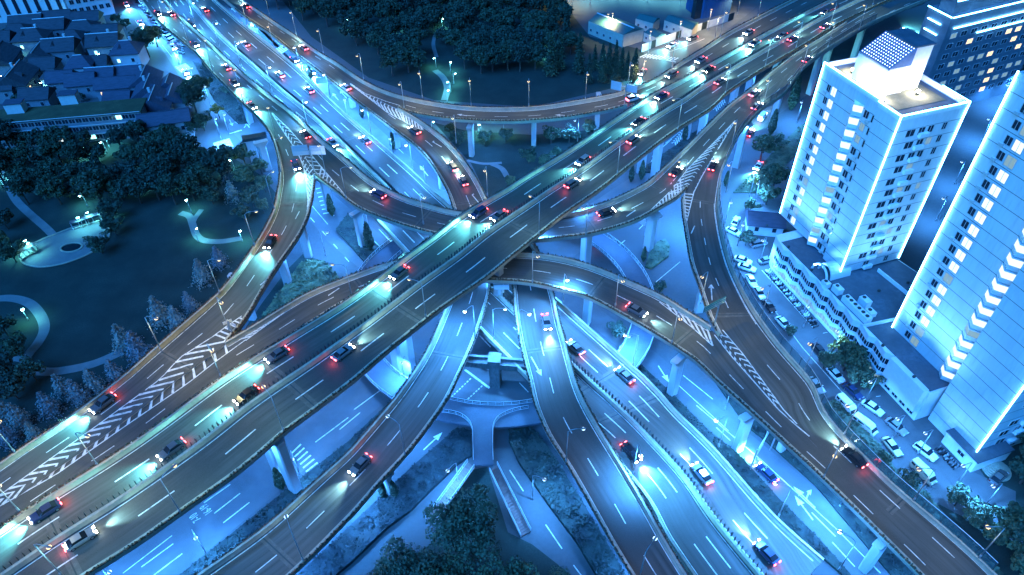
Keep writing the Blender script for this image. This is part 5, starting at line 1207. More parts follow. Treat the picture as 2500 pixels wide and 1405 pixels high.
for z in (9.32, 6.1, 3.0):
    mb = MB(); c = a+d*L/2-n*.5; mb.box((c.x, c.y, z), (L, .18, .16), math.atan2(d.y, d.x)); mb.build('balcony_rail', MT['railmetal'], t)
for k in range(3):
    for i in range(28):
        if a.x+d.x*(L*i/28) < -185: continue
        w_ = rb.random(); window(t, a, .8+L*i/28.3, 1.9, .9+3*k, 2.5+3*k, MT['tealwin'] if w_ < .06 else MT['litwin'] if w_ < .10 else MT['win'], d, -n)
for i, (u, v) in enumerate(((44,272),(175,250))):
    p = P(u, v, 9.3); h = thing('stair_hut', ['left white stair hut on the mossy roof','right white stair hut on the mossy roof'][i], 'roof hut', p); mb = MB(); mb.box((p.x, p.y, 10.9), (5.2, 3.4, 3.2), math.atan2(d.y, d.x)); mb.build('wall', MT['housewall'], h); mb = MB(); mb.box((p.x, p.y, 12.6), (5.6, 3.8, .2), math.atan2(d.y, d.x)); mb.build('roof', MT['slate'], h)
# ---- old lane houses with pitched roofs
def house(u, v, L, D, h, kind, rz, label, roofm, wallm, lit=0, dormer=False):
    p = P(u, v, 0); t = thing('lane_house', label, 'house', p, rz); mb = MB(); mb.box((0, 0, h/2), (L, D, h)); mb.local('wall', MT[wallm], t)
    rh = D*.36; o = .5; r_ = MB(); a, b = L/2+o, D/2+o
    hip = D*.42 if kind == 'hip' else 0
    vs = [(-a,-b,h),(a,-b,h),(a,b,h),(-a,b,h),(-a+hip,0,h+rh),(a-hip,0,h+rh)]
    vs2 = [(x, y, z-.22) for x, y, z in vs[:4]]
    r_.add(vs+vs2, [(0,1,5,4),(2,3,4,5),(1,2,5),(3,0,4),(0,6,7,1),(1,7,8,2),(2,8,9,3),(3,9,6,0),(9,8,7,6)]); rf = r_.local('roof', MT[roofm], t)
    rg = MB(); rg.tube([(-a+hip,0,h+rh+.05),(a-hip,0,h+rh+.05)], .16, 6); rg.local('ridge', MT['railmetal'] if dormer else MT[roofm], rf)
    if dormer and D > 8.8:
        ch = MB(); ch.box((L*.2, D*.12, h+rh+.1), (.8, .8, 1.6)); ch.local('chimney', MT['housewall'], rf)
        dm_ = MB(); x = -L*.15; dm_.add([(x-.9,-b*.6,h+rh*.4),(x+.9,-b*.6,h+rh*.4),(x+.9,-b*.25,h+rh*.75),(x-.9,-b*.25,h+rh*.75),(x,-b*.6,h+rh*.72),(x,-b*.18,h+rh*.86)], [(0,1,4),(1,2,5,4),(3,0,4,5)]); dm_.local('dormer', MT[roofm], rf)
    nw = max(1, int(L/4))
    for i in range(nw):
        x = -L/2+L*(i+.5)/nw; f = MB(); f.box((x, -D/2-.03, h*.62), (1.2, .1, 1.5)); fo = f.local('window', MT['frame'], t); g = MB(); g.box((x, -D/2-.06, h*.62), (1.0, .1, 1.3)); g.local('pane', (MT['warmwin'] if int(L*7) % 3 == 0 else MT['tealwin']) if (lit and i == 0) else MT['win'], fo)
    return t
HS = [(325,160,11,10,6.5,'hip','housewall','slate',1,'house with the tall white gable wall and hipped slate roof beside the big blue tree'),(212,190,9.5,9,5.8,'hip','housewall','slate',1,'white walled house with a hipped roof, left of the gable wall house'),
 (270,138,12,10,6,'gable','wallblue','tile',1,'dark house just behind the white gable wall house'),(165,150,12,10,6,'gable','wallblue','tile',1,'dark roofed house above the white walled one'),(95,125,13,10,6,'hip','wallblue','tile',1,'hipped house in the middle of the lanes'),(60,108,11,9,5.5,'hip','wallblue','tile',0,'hipped house at the lane corner, upper left'),
 (140,95,12,9,5.5,'gable','wallblue','tile',1,'house with two pale roof beams near the slab block'),(215,100,12,9,5.5,'hip','wallblue','tile',1,'house with a shining skylight below the white wing'),(275,110,10,9,5.5,'gable','wallblue','tile',0,'house below the white wing, right'),(80,80,13,8,5,'gable','wallblue','tile',1,'low house row right below the tall slab'),
 (150,70,13,8,5,'gable','wallblue','tile',0,'low house row below the slab, middle'),(225,72,11,8,5,'gable','wallblue','tile',0,'low house row below the white wing'),(20,175,14,11,5.5,'gable','wallblue','tile',0,'dark roof at the left edge beside the teal lane'),(10,130,12,10,5.5,'gable','wallblue','tile',0,'dark roof at the left edge, upper'),
 (60,225,14,11,5.5,'gable','wallblue','tile',1,'long dark roof left of the lit courtyard'),(20,240,10,9,5,'gable','wallblue','tile',0,'dark roof at the left edge above the terrace'),(145,215,7,7,5.2,'hip','housewall','tile',0,'small pale turret house beside the lit courtyard'),(165,222,9,8,5,'gable','wallblue','slate',0,'house left of the narrow white wall'),
 (215,228,10,9,5,'gable','wallblue','slate',0,'square dark roof right of the narrow white wall'),(262,215,10,9,5,'gable','wallblue','slate',1,'house with small pale dormers, lower middle'),(280,235,9,8,4.6,'gable','wallblue','slate',0,'low dark roof in front of the dormers'),(318,232,8,8,4.6,'gable','wallblue','slate',0,'low dark roof near the shop row'),
 (330,205,9,7,5,'gable','wallblue','slate',1,'roof below the white gable wall house'),(300,262,9,6,4.2,'gable','housewall','slate',0,'small house with pale walls at the end of the terrace roof'),(250,180,8,8,4.5,'gable','wallblue','tile',0,'house in the dark yard between the two white walled ones'),(110,165,10,9,5,'gable','wallblue','tile',1,'house along the teal lane, right side'),
 (125,190,9,9,5,'gable','wallblue','tile',0,'house along the teal lane, lower'),(105,262,10,8,4.8,'gable','wallblue','tile',0,'dark roof between the two white stair huts'),(190,120,9,8,5.2,'hip','wallblue','tile',0,'hipped roof in the centre of the lanes')]
for i, (u, v, L_, D_, h_, kd, wm, rm, dmr, lb) in enumerate(HS): house(u, v, L_*.92, D_*.9, h_, kd, R(7)+rb.uniform(-.06, .06)+(math.pi/2 if i in (12, 14, 25) else 0), lb, rm, wm, i % 2 == 0, dmr)
SH = [(372,232,9,9,6,'shop house at the top of the slate roofed row'),(382,262,10,10,6.2,'second shop house of the slate roofed row'),(395,292,10,10,6.2,'third shop house, with the pale triangular gable'),(428,245,7,8,5.6,'shop house with dormers facing the street, upper'),(436,275,8,8,5.8,'shop house with dormers facing the street, lower')]
for i, (u, v, L_, D_, h_, lb) in enumerate(SH): house(u, v, L_, D_, h_, 'gable', R(100), lb, 'slate', 'housewall' if i == 2 else 'wallblue', i == 1, True)
house(418, 330, 15, 7, 6.0, 'gable', R(16), 'shop with a white framed front at the end of the slate roofed row', 'slate', 'housewall', 0, False)
# courtyard lights of the lanes
lane = lamp_proto(4.5, .6, 'tealbulb', (.25, 1.0, .85), 2200)
for i, (u, v) in enumerate(((40,105),(48,150),(70,205),(98,182),(118,235),(195,118),(250,160),(340,210),(160,52),(20,45),(15,220))):
    place(lane, P(u, v, 0), rb.uniform(0, 6), 'small teal lamp in the old lanes, %s' % ['by the upper left roofs','halfway down the left lane','at the lower left lane','beside the turret house','in the lit courtyard','below the white wing','in the yard between white walled houses','beside the shop row','at the foot of the white slab','at the foot of the slab, far left','above the terrace roof, left'][i], 'teal lamps in the lanes')
# ---- sheds, hoarding and site at the upper right of the woods
MT['shedroof'] = surf('green_sheet_roof', (.035, .12, .12), .6, .2, .4, 5, (6, 1, 1)); MT['cream'] = surf('cream_wall', (.42, .40, .33), .85, .15, .5, 4)
def shed(px, h, rh, label, lit=False):
    """hip-less shed: eaves corners near-left, near-right, far-right, far-left in photo pixels"""
    q = [P(u, v, h) for u, v in px]; t = thing('site_shed', label, 'shed', (q[0].x, q[0].y, 0)); mb = MB(); mb.prism([(p.x, p.y) for p in q], 0, h); mb.build('wall', MT['cream'], t)
    m0, m1 = (q[0]+q[3])/2+ZV*rh, (q[1]+q[2])/2+ZV*rh; r_ = MB(); r_.add([q[0], q[1], m1, m0, q[2], q[3]], [(0, 1, 2, 3), (3, 2, 4, 5), (0, 3, 5), (1, 4, 2)]); rf = r_.build('roof', MT['shedroof'], t)
    if lit: s = MB(); s.tube([m0+ZV*.1, m1+ZV*.1], .25, 6); s.build('ridge_cap', MT['railmetal'], rf)
    d = q[1]-q[0]; n_ = int(d.length/3.5); dd = d.normalized()
    for i in range(n_): window(t, Vector((q[0].x, q[0].y, 0)), 1+i*3.5, 1.1, 1.2, 2.4, MT['win'], dd, Vector((dd.y, -dd.x, 0)))
shed([(1437,52),(1522,86),(1572,71),(1478,31)], 5, 1.4, 'longest shed with a green roof and a bright ridge strip', True); shed([(1552,46),(1595,58),(1612,45),(1570,33)], 4, 1, 'green roofed shed behind the long one'); shed([(1622,50),(1690,74),(1705,56),(1640,36)], 4, 1, 'wide green roofed shed right of the others'); shed([(1572,80),(1602,93),(1626,84),(1598,70)], 3.5, .9, 'small green roofed hut beside the striped hoarding')
hp = [(1566,128),(1600,115),(1636,101),(1674,88),(1712,74),(1750,62),(1790,48)]; t = thing('site_hoarding', 'white site hoarding with dark painted panels along the lit street', 'fence', P(1566,128,0))
for i, (a_, b_) in enumerate(zip(hp, hp[1:])):
    A_, B_ = P(*a_, 0), P(*b_, 0)
    for j in range(3):
        q0, q1 = A_.lerp(B_, j/3), A_.lerp(B_, (j+.97)/3); c = (q0+q1)/2; d = q1-q0; mb = MB(); mb.box((c.x, c.y, 1.5), (d.length, .15, 3), math.atan2(d.y, d.x)); mb.build('hoarding_panel', MT['darkmetal'] if (i*3+j) % 5 == 2 else MT['housewall'], t)
tb = P(1790, 45, 0); t = thing('scaffold_tower', 'dark blue wrapped building core behind the hoarding', 'building', (tb.x, tb.y, 0)); mb = MB(); mb.box((tb.x-9, tb.y+8, 15), (14, 12, 30), .4); mb.build('wrapped_wall', surf('blue_netting', (.03, .10, .22), .8, .3, .5, 4, (4, 4, .3)), t); mb = MB(); mb.box((tb.x-15.5, tb.y+1.2, 15), (3, 2.5, 30), .4); mb.build('hoist_shaft', MT['darkmetal'], t)
site = lamp_proto(9, 1.2, 'warm', (1.0, .84, .42), 7000)
for i, (u, v, hu, hv) in enumerate([(1583,131,1588,86),(1655,106,1662,63),(1728,76,1735,40),(1745,96,1764,52),(1800,36,1806,16),(1567,205,1583,172),(1482,88,1470,82),(1395,20,1400,5),(1380,0,1384,-16),(1492,86,1486,82)]):
    lamp(site, u, v, hu, hv, 0, 'yellow street lamp near the sheds, %s' % ['at the zebra crossing','second along the hoarding','third along the hoarding','across the street from the hoarding','at the far end of the hoarding','below the zebra crossing','in front of the long shed','on the lane beside the woods','farthest, on the woods lane','beside the long shed door'][i], 'yellow lamps on the street by the sheds')
wl = lamp_proto(8, 1.5, 'coolbulb', (.25, .9, 1.0), 9000)
for i, (u, v) in enumerate([(1505,-5),(1440,8),(1580,5),(1660,12)]): place(wl, P(u, v, 0), 0, 'teal work lamp on the building site, %s from the left' % ordn([1,0,2,3][i]), 'work lamps on the building site')
# car park hut
house(1862, 560, 9, 6, 3.4, 'gable', R(-10), 'small flat hut among trees at the head of the car park', 'slate', 'housewall', 0, False)
# dark portal with a white wall under the upper left bend
pt = P(642, 370, 0)
# ------------------------------------------------------------------ vehicles
def carpaint(name, col, metal=.3):
    m, nt, b = _nm(name); oi = nt.nodes.new('ShaderNodeObjectInfo')
    f = ramp(nt, nz(nt, 2.5, 3), .4, .8); nt.links.new(mix(nt, f, col, tuple(c*.8 for c in col)), b.inputs['Base Color'])
    b.inputs['Roughness'].default_value = .28; b.inputs['Metallic'].default_value = metal; b.inputs['Coat Weight'].default_value = .5; return m
CP = {'white': carpaint('white_car_paint', (.72,.73,.74), 0), 'silver': carpaint('silver_car_paint', (.42,.44,.46), .6), 'black': carpaint('black_car_paint', (.02,.02,.025)), 'dark blue': carpaint('blue_car_paint', (.03,.05,.12)), 'red': carpaint('red_car_paint', (.25,.02,.02)), 'grey': carpaint('grey_car_paint', (.14,.15,.16)), 'beige': carpaint('beige_car_paint', (.5,.45,.33), 0)}
MT['glasscar'] = surf('car_glass', (.015,.02,.025), .08, .2, 1, 4); MT['tyre'] = surf('tyre_rubber', (.02,.02,.02), .9, .2, 3, 9); MT['rim'] = surf('wheel_rim', (.4,.4,.42), .35, .1, 3, 9, metal=.8)
MT['headlit'] = emit('headlamp_lit', (.80,.97,1.0), 90); MT['taillit'] = emit('tail_lamp_lit', (1.0,.06,.07), 26); MT['headoff'] = surf('headlamp_glass', (.5,.52,.55), .15, .1, 3, 9); MT['tailoff'] = surf('tail_lamp_glass', (.22,.02,.02), .2, .1, 3, 9)
def loft(mb, secs):
    n = len(secs[0]); vs = [p for s in secs for p in s]; fs = []
    for i in range(len(secs)-1):
        for k in range(n): k2 = (k+1) % n; fs.append((i*n+k, i*n+k2, (i+1)*n+k2, (i+1)*n+k))
    fs += [tuple(range(n))[::-1], tuple((len(secs)-1)*n+k for k in range(n))]; mb.add(vs, fs)
def car_proto(kind, on):
    name = 'moving_car' if on else 'parked_car'
    if kind == 'van': name = 'moving_van' if on else 'parked_van'
    t = thing(name, 'c', 'van' if kind == 'van' else 'car')
    S = {'sedan': dict(L=4.6, W=1.8, belt=.92, top=1.44, prof=[(-2.3,.50,.72),(-2.2,.34,.88),(-1.5,.26,.96),(0,.24,.98),(.9,.24,.97),(1.9,.28,.84),(2.25,.36,.70),(2.32,.48,.60)], cab=[(-1.75,.95,.95),(-1.0,.80,1.42),(.25,.80,1.45),(1.05,.93,.97)]),
         'suv': dict(L=4.6, W=1.85, belt=1.05, top=1.7, prof=[(-2.28,.5,.95),(-2.2,.38,1.08),(-1.5,.3,1.1),(0,.3,1.1),(.9,.3,1.08),(1.9,.34,.98),(2.25,.4,.85),(2.3,.5,.7)], cab=[(-2.1,.98,1.08),(-1.8,.84,1.64),(.3,.84,1.7),(1.1,.95,1.07)]),
         'van': dict(L=5.2, W=1.9, belt=1.2, top=2.15, prof=[(-2.6,.45,2.0),(-2.52,.34,2.12),(0,.3,2.2),(1.3,.3,2.15),(1.75,.3,1.75),(2.25,.32,1.15),(2.55,.36,.95),(2.6,.5,.7)], cab=None)}[kind]
    hw = S['W']/2; b = MB(); secs = []
    for y, z0, z1 in S['prof']:
        tp = .9 if abs(y) < 2.0 else .8; secs.append([(-hw*tp, y, z0), (hw*tp, y, z0), (hw*(tp+.08), y, (z0+z1)*.5), (hw*tp*(.97 if kind != 'van' else .93), y, z1), (-hw*tp*(.97 if kind != 'van' else .93), y, z1), (-hw*(tp+.08), y, (z0+z1)*.5)])
    loft(b, secs); body = b.local('body', CP['white'], t, False)
    g = MB()
    if S['cab']:
        loft(g, [[(-hw*k, y, S['belt']-.04), (hw*k, y, S['belt']-.04), (hw*k*.82, y, z), (-hw*k*.82, y, z)] for y, k, z in S['cab']]); g.local('windows', MT['glasscar'], t)
        r_ = MB(); y0, y1 = S['cab'][1][0]-.05, S['cab'][2][0]+.08; r_.box((0, (y0+y1)/2, S['top']+.02), (hw*1.34, y1-y0, .07)); r_.local('roof', CP['white'], t)
    else:
        g.box((0, .9, 1.62), (hw*1.80, 1.0, .52)); g.box((0, -.6, 1.62), (hw*1.83, 1.3, .5)); g.box((0, -1.95, 1.62), (hw*1.8, .8, .48)); g.add([(-hw*.8,1.79,1.74),(hw*.8,1.79,1.74),(hw*.84,2.27,1.18),(-hw*.84,2.27,1.18),(-hw*.8,1.70,1.70),(hw*.8,1.70,1.70),(hw*.84,2.18,1.10),(-hw*.84,2.18,1.10)], [(0,3,2,1),(0,1,5,4),(1,2,6,5),(2,3,7,6),(3,0,4,7),(4,5,6,7)]); g.local('windows', MT['glasscar'], t)
    for x in (-1, 1):
        for y in (-1.38, 1.42):
            w = MB(); w.tube([(x*(hw-.24), y, .33), (x*(hw-.02), y, .33)], .33, 12); wo = w.local('wheel', MT['tyre'], t); r_ = MB(); r_.tube([(x*(hw-.03), y, .33), (x*(hw+.0), y, .33)], .2, 10); r_.local('rim', MT['rim'], wo)
        e = S['prof'][-1][0]; zf_ = .70 if kind == 'sedan' else .85; h = MB(); h.box((x*hw*.62, e-.03, zf_), (.42, .16, .18)); h.local('headlight', MT['headlit' if on else 'headoff'], t)
        e = S['prof'][0][0]; zb = .82 if kind == 'sedan' else 1.0; h = MB(); h.box((x*hw*.62, e+.03, zb), (.42, .14, .2)); h.local('tail_light', MT['taillit' if on else 'tailoff'], t)
        m_ = MB(); m_.box((x*(hw+.06), .85, S['belt']+.05), (.2, .16, .13)); m_.local('wing_mirror', CP['white'], t)
    if on:
        l = bpy.data.lights.new('headlight_beam', 'SPOT'); l.energy = 15000; l.color = (.42, .92, 1.0); l.spot_size = R(60); l.spot_blend = .9; l.shadow_soft_size = .25
        o = bpy.data.objects.new('headlight_beam', l); C.objects.link(o); o.parent = t; o.location = (0, 2.6, .85); o.rotation_euler = (R(81), 0, 0)
        l = bpy.data.lights.new('tail_glow', 'POINT'); l.energy = 110; l.color = (1.0, .10, .12); l.shadow_soft_size = .3
        o = bpy.data.objects.new('tail_glow', l); C.objects.link(o); o.parent = t; o.location = (0, -2.7, .7)
    return t
PR = {(k, on): car_proto(k, on) for k in ('sedan', 'suv', 'van') for on in (True, False)}
def recolour(o, col):
    for ch in o.children:
        if ch.name.split('.')[0] in ('body', 'roof', 'wing_mirror'):
            ch.material_slots[0].link = 'OBJECT'; ch.material_slots[0].material = CP[col]
def car(kind, on, loc, rz, col, label, group): o = place(PR[(kind, on)], loc, rz, label, group); recolour(o, col); return o
rc = random.Random(4); COLS = ['black','grey','black','grey','dark blue','silver','grey','black']
MG = 'cars driving on the junction with their lights on'
def traffic(V, items, where, sense):
    """items: photo pixel and lane fraction; sense +1 drives along the traced direction"""
    ds = sorted(((V.near(u, v, fr), fr) for u, v, fr in items))
    for i, (d, fr) in enumerate(ds):
        p = V.pos(d, fr, .02); q = V.pos(min(V.len-.1, d+3), fr) if d < V.len-3 else V.pos(d, fr); r_ = V.pos(max(0, d-3), fr); t = (q-r_)*sense
        kd = rc.choice(['sedan','sedan','sedan','sedan','suv','suv']); col = rc.choice(COLS if kd != 'van' else ['grey','silver']); n_ = ordn(i) if True else ''
        car(kd, True, p, math.atan2(-t.x, t.y), col, '%s %s with lights on, %s' % (col, kd, where % n_), MG)
traffic(V_main, [(120,1268,0.13),(420,1085,0.34),(600,965,0.36),(700,880,0.13),(990,690,0.14),(1180,560,0.13),(1230,540,0.36),(1420,400,0.36),(1560,300,0.36),(1620,262,0.13),(1740,190,0.13),(1850,120,0.13),(1910,85,0.36),(2020,35,0.36)], 'topmost deck left carriageway, %s from the left', -1)
traffic(V_main, [(200,1360,0.63),(850,880,0.63),(1400,470,0.62),(1560,360,0.63),(1760,220,0.63),(1930,100,0.63),(2010,55,0.84)], 'topmost deck right carriageway, %s from the left', 1)
traffic(V_r1, [(390,30,0.5),(478,110,0.7),(575,205,0.7),(620,255,0.35),(690,420,0.6),(660,600,0.35),(250,1010,0.25)], 'curving ramp beside the park, %s from the top', 1)
traffic(V_r1b, [(420,35,0.6),(560,165,0.7),(740,340,0.35),(930,475,0.3)], 'dipping ramp left half, %s from the top', -1)
traffic(V_ns, [(480,60,0.2),(570,160,0.2),(720,310,0.2),(790,380,0.36),(1560,1100,0.2)], 'lower viaduct left carriageway, %s from the top', 1)
traffic(V_ns, [(510,25,0.64),(600,110,0.7),(680,195,0.68),(740,250,0.84),(870,365,0.84),(1440,830,0.68),(1530,930,0.84),(1720,1140,0.68),(1900,1340,0.68)], 'lower viaduct right carriageway, %s from the top', -1)
traffic(V_r2, [(605,20,0.5),(745,120,0.6),(1640,185,0.4),(1700,145,0.6),(1820,70,0.6)], 'far arc ramp, %s from the left', -1)
traffic(V_r2c, [(850,215,0.6),(1010,325,0.5),(1085,420,0.45),(1110,455,0.4)], 'short red lit ramp, %s from the top', -1)
traffic(V_r3, [(1745,420,0.5),(1830,250,0.5),(1960,140,0.6),(2080,1150,0.35)], 'right hand ramp by the towers, %s from the top', -1)
traffic(V_r1b, [(1645,420,0.4),(1830,225,0.5),(1480,520,0.35)], 'dipping ramp right half, %s from the left', 1)
traffic(V_r4, [(1560,740,0.7)], 'arched ramp, %s from the left', 1)
traffic(V_bl, [(880,1130,0.4)], 'lower left ramp, %s from the top', 1)
traffic(V_br, [(1330,800,0.7)], 'lower right ramp, %s from the top', 1)
# oncoming streams get boosted, widened cyan beams, added to tint the decks
cyan_beam = bpy.data.lights.new('boosted_cyan_beam', 'SPOT'); cyan_beam.energy = 36000; cyan_beam.color = (.16, .86, 1.0); cyan_beam.spot_size = R(95); cyan_beam.spot_blend = 1; cyan_beam.shadow_soft_size = .3
for o in [o for o in bpy.data.objects if o.get('group') == MG and any(k in o['label'] for k in ('topmost deck left', 'curving ramp', 'lower viaduct left'))]:
    for ch in o.children:
        if ch.name.startswith('headlight_beam'): ch.data = cyan_beam
# one stopped patrol car at the gore of the arc ramp
pc = V_r2.ray(1545, 246); o = car('suv', True, pc, R(-60), 'white', 'white patrol car with a blue light bar stopped at the arc ramp gore', None)
mb = MB(); mb.box((0, -.3, 1.78), (1.1, .3, .12)); lbm = mb.local('light_bar', emit('blue_beacon', (.2,.4,1.0), 60), o)
# ground traffic
def gcar(u, v, u2, v2, kd, col, on, label, group): p = P(u, v, .05); q = P(u2, v2, .05); t = q-p; return car(kd, on, p, math.atan2(-t.x, t.y), col, label, group)
GT = 'cars on the streets below'
for i, a in enumerate([(1640,115,1600,135,'sedan','white'),(1690,98,1650,112,'suv','grey'),(1568,180,1560,190,'sedan','silver'),(345,60,355,78,'sedan','white'),(372,85,380,98,'sedan','silver'),(310,15,318,30,'sedan','white'),(1830,330,1850,300,'sedan','red'),(1860,290,1880,262,'van','white'),(1850,410,1830,440,'sedan','white'),(760,180,770,190,'sedan','white'),(1870,1160,1850,1140,'sedan','dark blue'),(1445,585,1430,570,'sedan','white'),(950,565,970,590,'sedan','white'),(720,150,735,162,'suv','grey'),(610,50,622,62,'sedan','white'),(2010,235,2030,220,'sedan','red'),(2200,78,2215,70,'sedan','white'),(2225,88,2240,82,'sedan','red'),(455,180,462,192,'sedan','white'),(425,120,432,132,'suv','white')]):
    gcar(*a, True, ['white car with headlights on beside the hoarding street','grey car farther up the hoarding street','silver car with glaring lamps below the zebra crossing','white car driving down the upper left street','silver car driving down the upper left street, right lane','white car at the top of the upper left street','red car under the glass fence near the left tower','white van under the glass fence near the left tower','white car on the lane left of the car park trees','white car in the gap left of the arc ramp','dark blue car on the street with turn arrows','white car under the dipping ramp right of centre','white car under the dipping ramp left of centre','grey car in the street left of the arc ramp','white car at the top of the gap street','red car on the street behind the left tower','white car by the office building','red car by the office building','white car waiting at the upper left zebra crossing','white car above the upper left zebra crossing'][i], GT)
# car park
PK = [(2128,1000,2150,1015,'sedan','white','white car parked third from the pale kerb end'),(2256,1108,2282,1128,'suv','white','white car parked beside the bicycle rack'),(2064,998,2086,1022,'van','white','long white van parked nearest the glass fence'),(2108,1045,2130,1062,'van','white','second white van parked behind the long one'),(2186,1046,2205,1062,'sedan','silver','silver car parked between the second van and the white wall'),(2038,920,2055,938,'sedan','white','white car parked in front of the lamp'),(1911,794,1928,812,'sedan','white','white car parked at the middle of the zigzag block'),(1822,658,1840,664,'sedan','white','white car parked across, lower of a pair'),(1812,640,1830,646,'sedan','white','white car parked across, upper of a pair'),(1850,600,1868,596,'suv','silver','silver car parked near the hut'),(1870,640,1886,636,'sedan','silver','silver car parked close to the podium corner'),(1790,570,1800,575,'sedan','white','white car parked at the ramp edge near the hut'),(1833,690,1842,706,'sedan','white','white car parked along the fence, first below the pair'),(1852,720,1862,736,'sedan','silver','silver car parked along the fence, second below the pair'),(1876,752,1888,768,'sedan','black','black car parked along the fence, third below the pair'),(2000,862,2012,876,'sedan','black','black car parked beside the yellow tree'),(2080,960,2096,974,'sedan','dark blue','dark blue car parked under the trees'),(1990,945,2005,962,'sedan','white','white car behind the glass fence, below the lamp'),(2175,1095,2186,1108,'sedan','beige','beige taxi-like car behind the small trees'),(2250,1160,2262,1172,'van','beige','beige van parked by the lower kerb'),(1795,545,1803,530,'sedan','white','white car in the lane beside the hut'),(2434,1170,2445,1160,'sedan','grey','grey car at the far lower right yard')]
for a in PK: gcar(*a[:6], False, a[6], 'cars parked at the foot of the towers')
for i in range(14): gcar(337+6.6*i, -2+8.0*i, 345+6.6*i, -6+8.0*i, rc.choice(['sedan','suv']), rc.choice(['black','white','grey','silver']), False, 'car parked slantwise beside the upper left ramp, %s from the top' % ordn(i), 'cars parked slantwise at upper left')
# scooters in rows
def scooter_proto():
    t = thing('scooter', 's', 'scooter'); mb = MB(); loft(mb, [[(-.12,-.8,.45),(.12,-.8,.45),(.14,-.8,.75),(-.14,-.8,.75)],[(-.16,-.3,.3),(.16,-.3,.3),(.17,-.3,.85),(-.17,-.3,.85)],[(-.12,.1,.25),(.12,.1,.25),(.12,.1,.4),(-.12,.1,.4)],[(-.16,.5,.3),(.16,.5,.3),(.1,.45,1.0),(-.1,.45,1.0)]]); mb.local('body', CP['white'], t)
    for y in (-.62, .62): w = MB(); w.tube([(-.06,y,.26),(.06,y,.26)], .26, 10); w.local('wheel', MT['tyre'], t)
    h = MB(); h.tube([(-.34,.45,1.05),(0,.5,1.0),(.34,.45,1.05)], .035, 5); h.local('handlebar', MT['darkmetal'], t); return t
sc = scooter_proto(); k = 0
for i in range(34):
    u, v = 1874+3.55*i, 664+4.1*i; p = P(u, v, .05); o = place(sc, p, ROT+rc.uniform(-.25, .25), 'scooter in the row along the podium front, %s from the top' % (ordn(i) if i < 39 else str(i)), 'scooters along the podium'); recolour(o, rc.choice(['white','silver','white','grey','black']))
for i in range(16):
    u, v = 2290+3.0*i-(i % 2)*2, 1097+3.1*i; o = place(sc, P(u, v, .05), ROT+rc.uniform(-.3, .3), 'bicycle-like scooter in the rack beside the lower white car, %s' % ordn(i), 'scooters in the rack at lower right'); recolour(o, rc.choice(['black','grey','silver']))
for i in range(36):
    u, v = 418+(i % 4)*7+(i//4)*1.0, 78+(i//4)*6.0+(i % 4)*2; o = place(sc, P(u, v, .05), R(60)+rc.uniform(-.3, .3), 'scooter in the crowded bay under the upper left ramp, row %d, place %d' % (i//4+1, i % 4+1), 'scooters under the upper left ramp'); recolour(o, rc.choice(['white','silver','white','grey']))
# ------------------------------------------------------------------ road signs
MT['signback'] = surf('sign_back_sheet', (.42,.43,.46), .5, .1, .8, 4); MT['signgreen'] = surf('green_sign_face', (.02,.16,.14), .4, .15, .8, 5)
def gantry(base, z, H, boards, label, name='road_sign', m='signback', pole=.16):
    b = P(*base, z); t = thing(name, label, 'road sign', b); mb = MB(); mb.tube([b, b+ZV*H], pole, 8); mb.build('pole', MT['metal'], t)
    for (c, hw, hh, ang) in boards:
        q = b+Vector(c); mb = MB(); mb.box(q, (hw*2, .12, hh*2), ang); bo = mb.build('sign_board', MT[m], t); rb_ = MB()
        d = Vector((math.cos(ang), math.sin(ang), 0)); n = Vector((-d.y, d.x, 0))
        for k in (-.5, 0, .5): rb_.tube([q+n*-.12-d*hw+ZV*hh*k*1.3, q+n*-.12+d*hw+ZV*hh*k*1.3], .05, 4)
        rb_.build('stiffener', MT['metal'], bo); a = MB(); a.tube([b+ZV*(c[2]), q], .1, 6); a.build('arm', MT['metal'], t)
zz3 = lambda V, u, v: V.ray(u, v, 0).z
gantry((768,420), zz3(V_r1, 762, 405), 7.5, [((-2.6,.3,6.6),2.1,1.5,.12),((2.2,-.3,6.9),2.0,1.35,-.05)], 'double overhead sign on one post at the left gore, boards seen from behind')
gantry((1524,258), zz3(V_r2, 1530, 245), 7, [((-2.8,.6,6.0),1.6,1.3,-.5),((1.6,-.6,5.6),1.6,1.1,-.5)], 'pair of white sign boards beside the patrol car at the arc ramp gore')
gantry((1742,800), 13.2, 7, [((-.5,1.0,5.6),2.9,.85,.55)], 'green direction sign standing across the right hand ramp', 'direction_sign', 'signgreen')
gantry((808,238), 0, 7.5, [((-2.2,0,6.4),1.9,1.1,.0)], 'blue grey sign on a post in the gap left of the arc ramp')
gantry((1830,1150), 0, 7, [((1.2,1.4,6.0),1.5,1.3,.9)], 'lower white sign board on a post beside the blue lower viaduct'); gantry((1880,1100), 0, 7, [((-1.4,.4,6.4),1.8,1.2,.9)], 'upper white sign board below the right hand ramp')
gantry((1225,712), 9.9, 2.2, [((0,-.3,1.6),1.7,.7,0)], 'white sign hanging under the arched ramp between the lower ramps'); gantry((1574,575), 0, 6, [((-1.6,.2,5.0),1.7,1.0,-.9)], 'white sign board beside the white pillar right of centre')
gantry((432,12), 9.6, 6.5, [((-3.2,.2,5.6),3.0,.9,.2),((2.6,.4,5.8),2.2,.8,.2)], 'brownish overhead sign across the ramp at the top left')
gantry((570,820), 16.5, 4.5, [((-.3,.3,3.6),.9,.35,.6),((.8,.2,3.0),.6,.3,-.6)], 'thin post with small sign bars at the lower left fork')
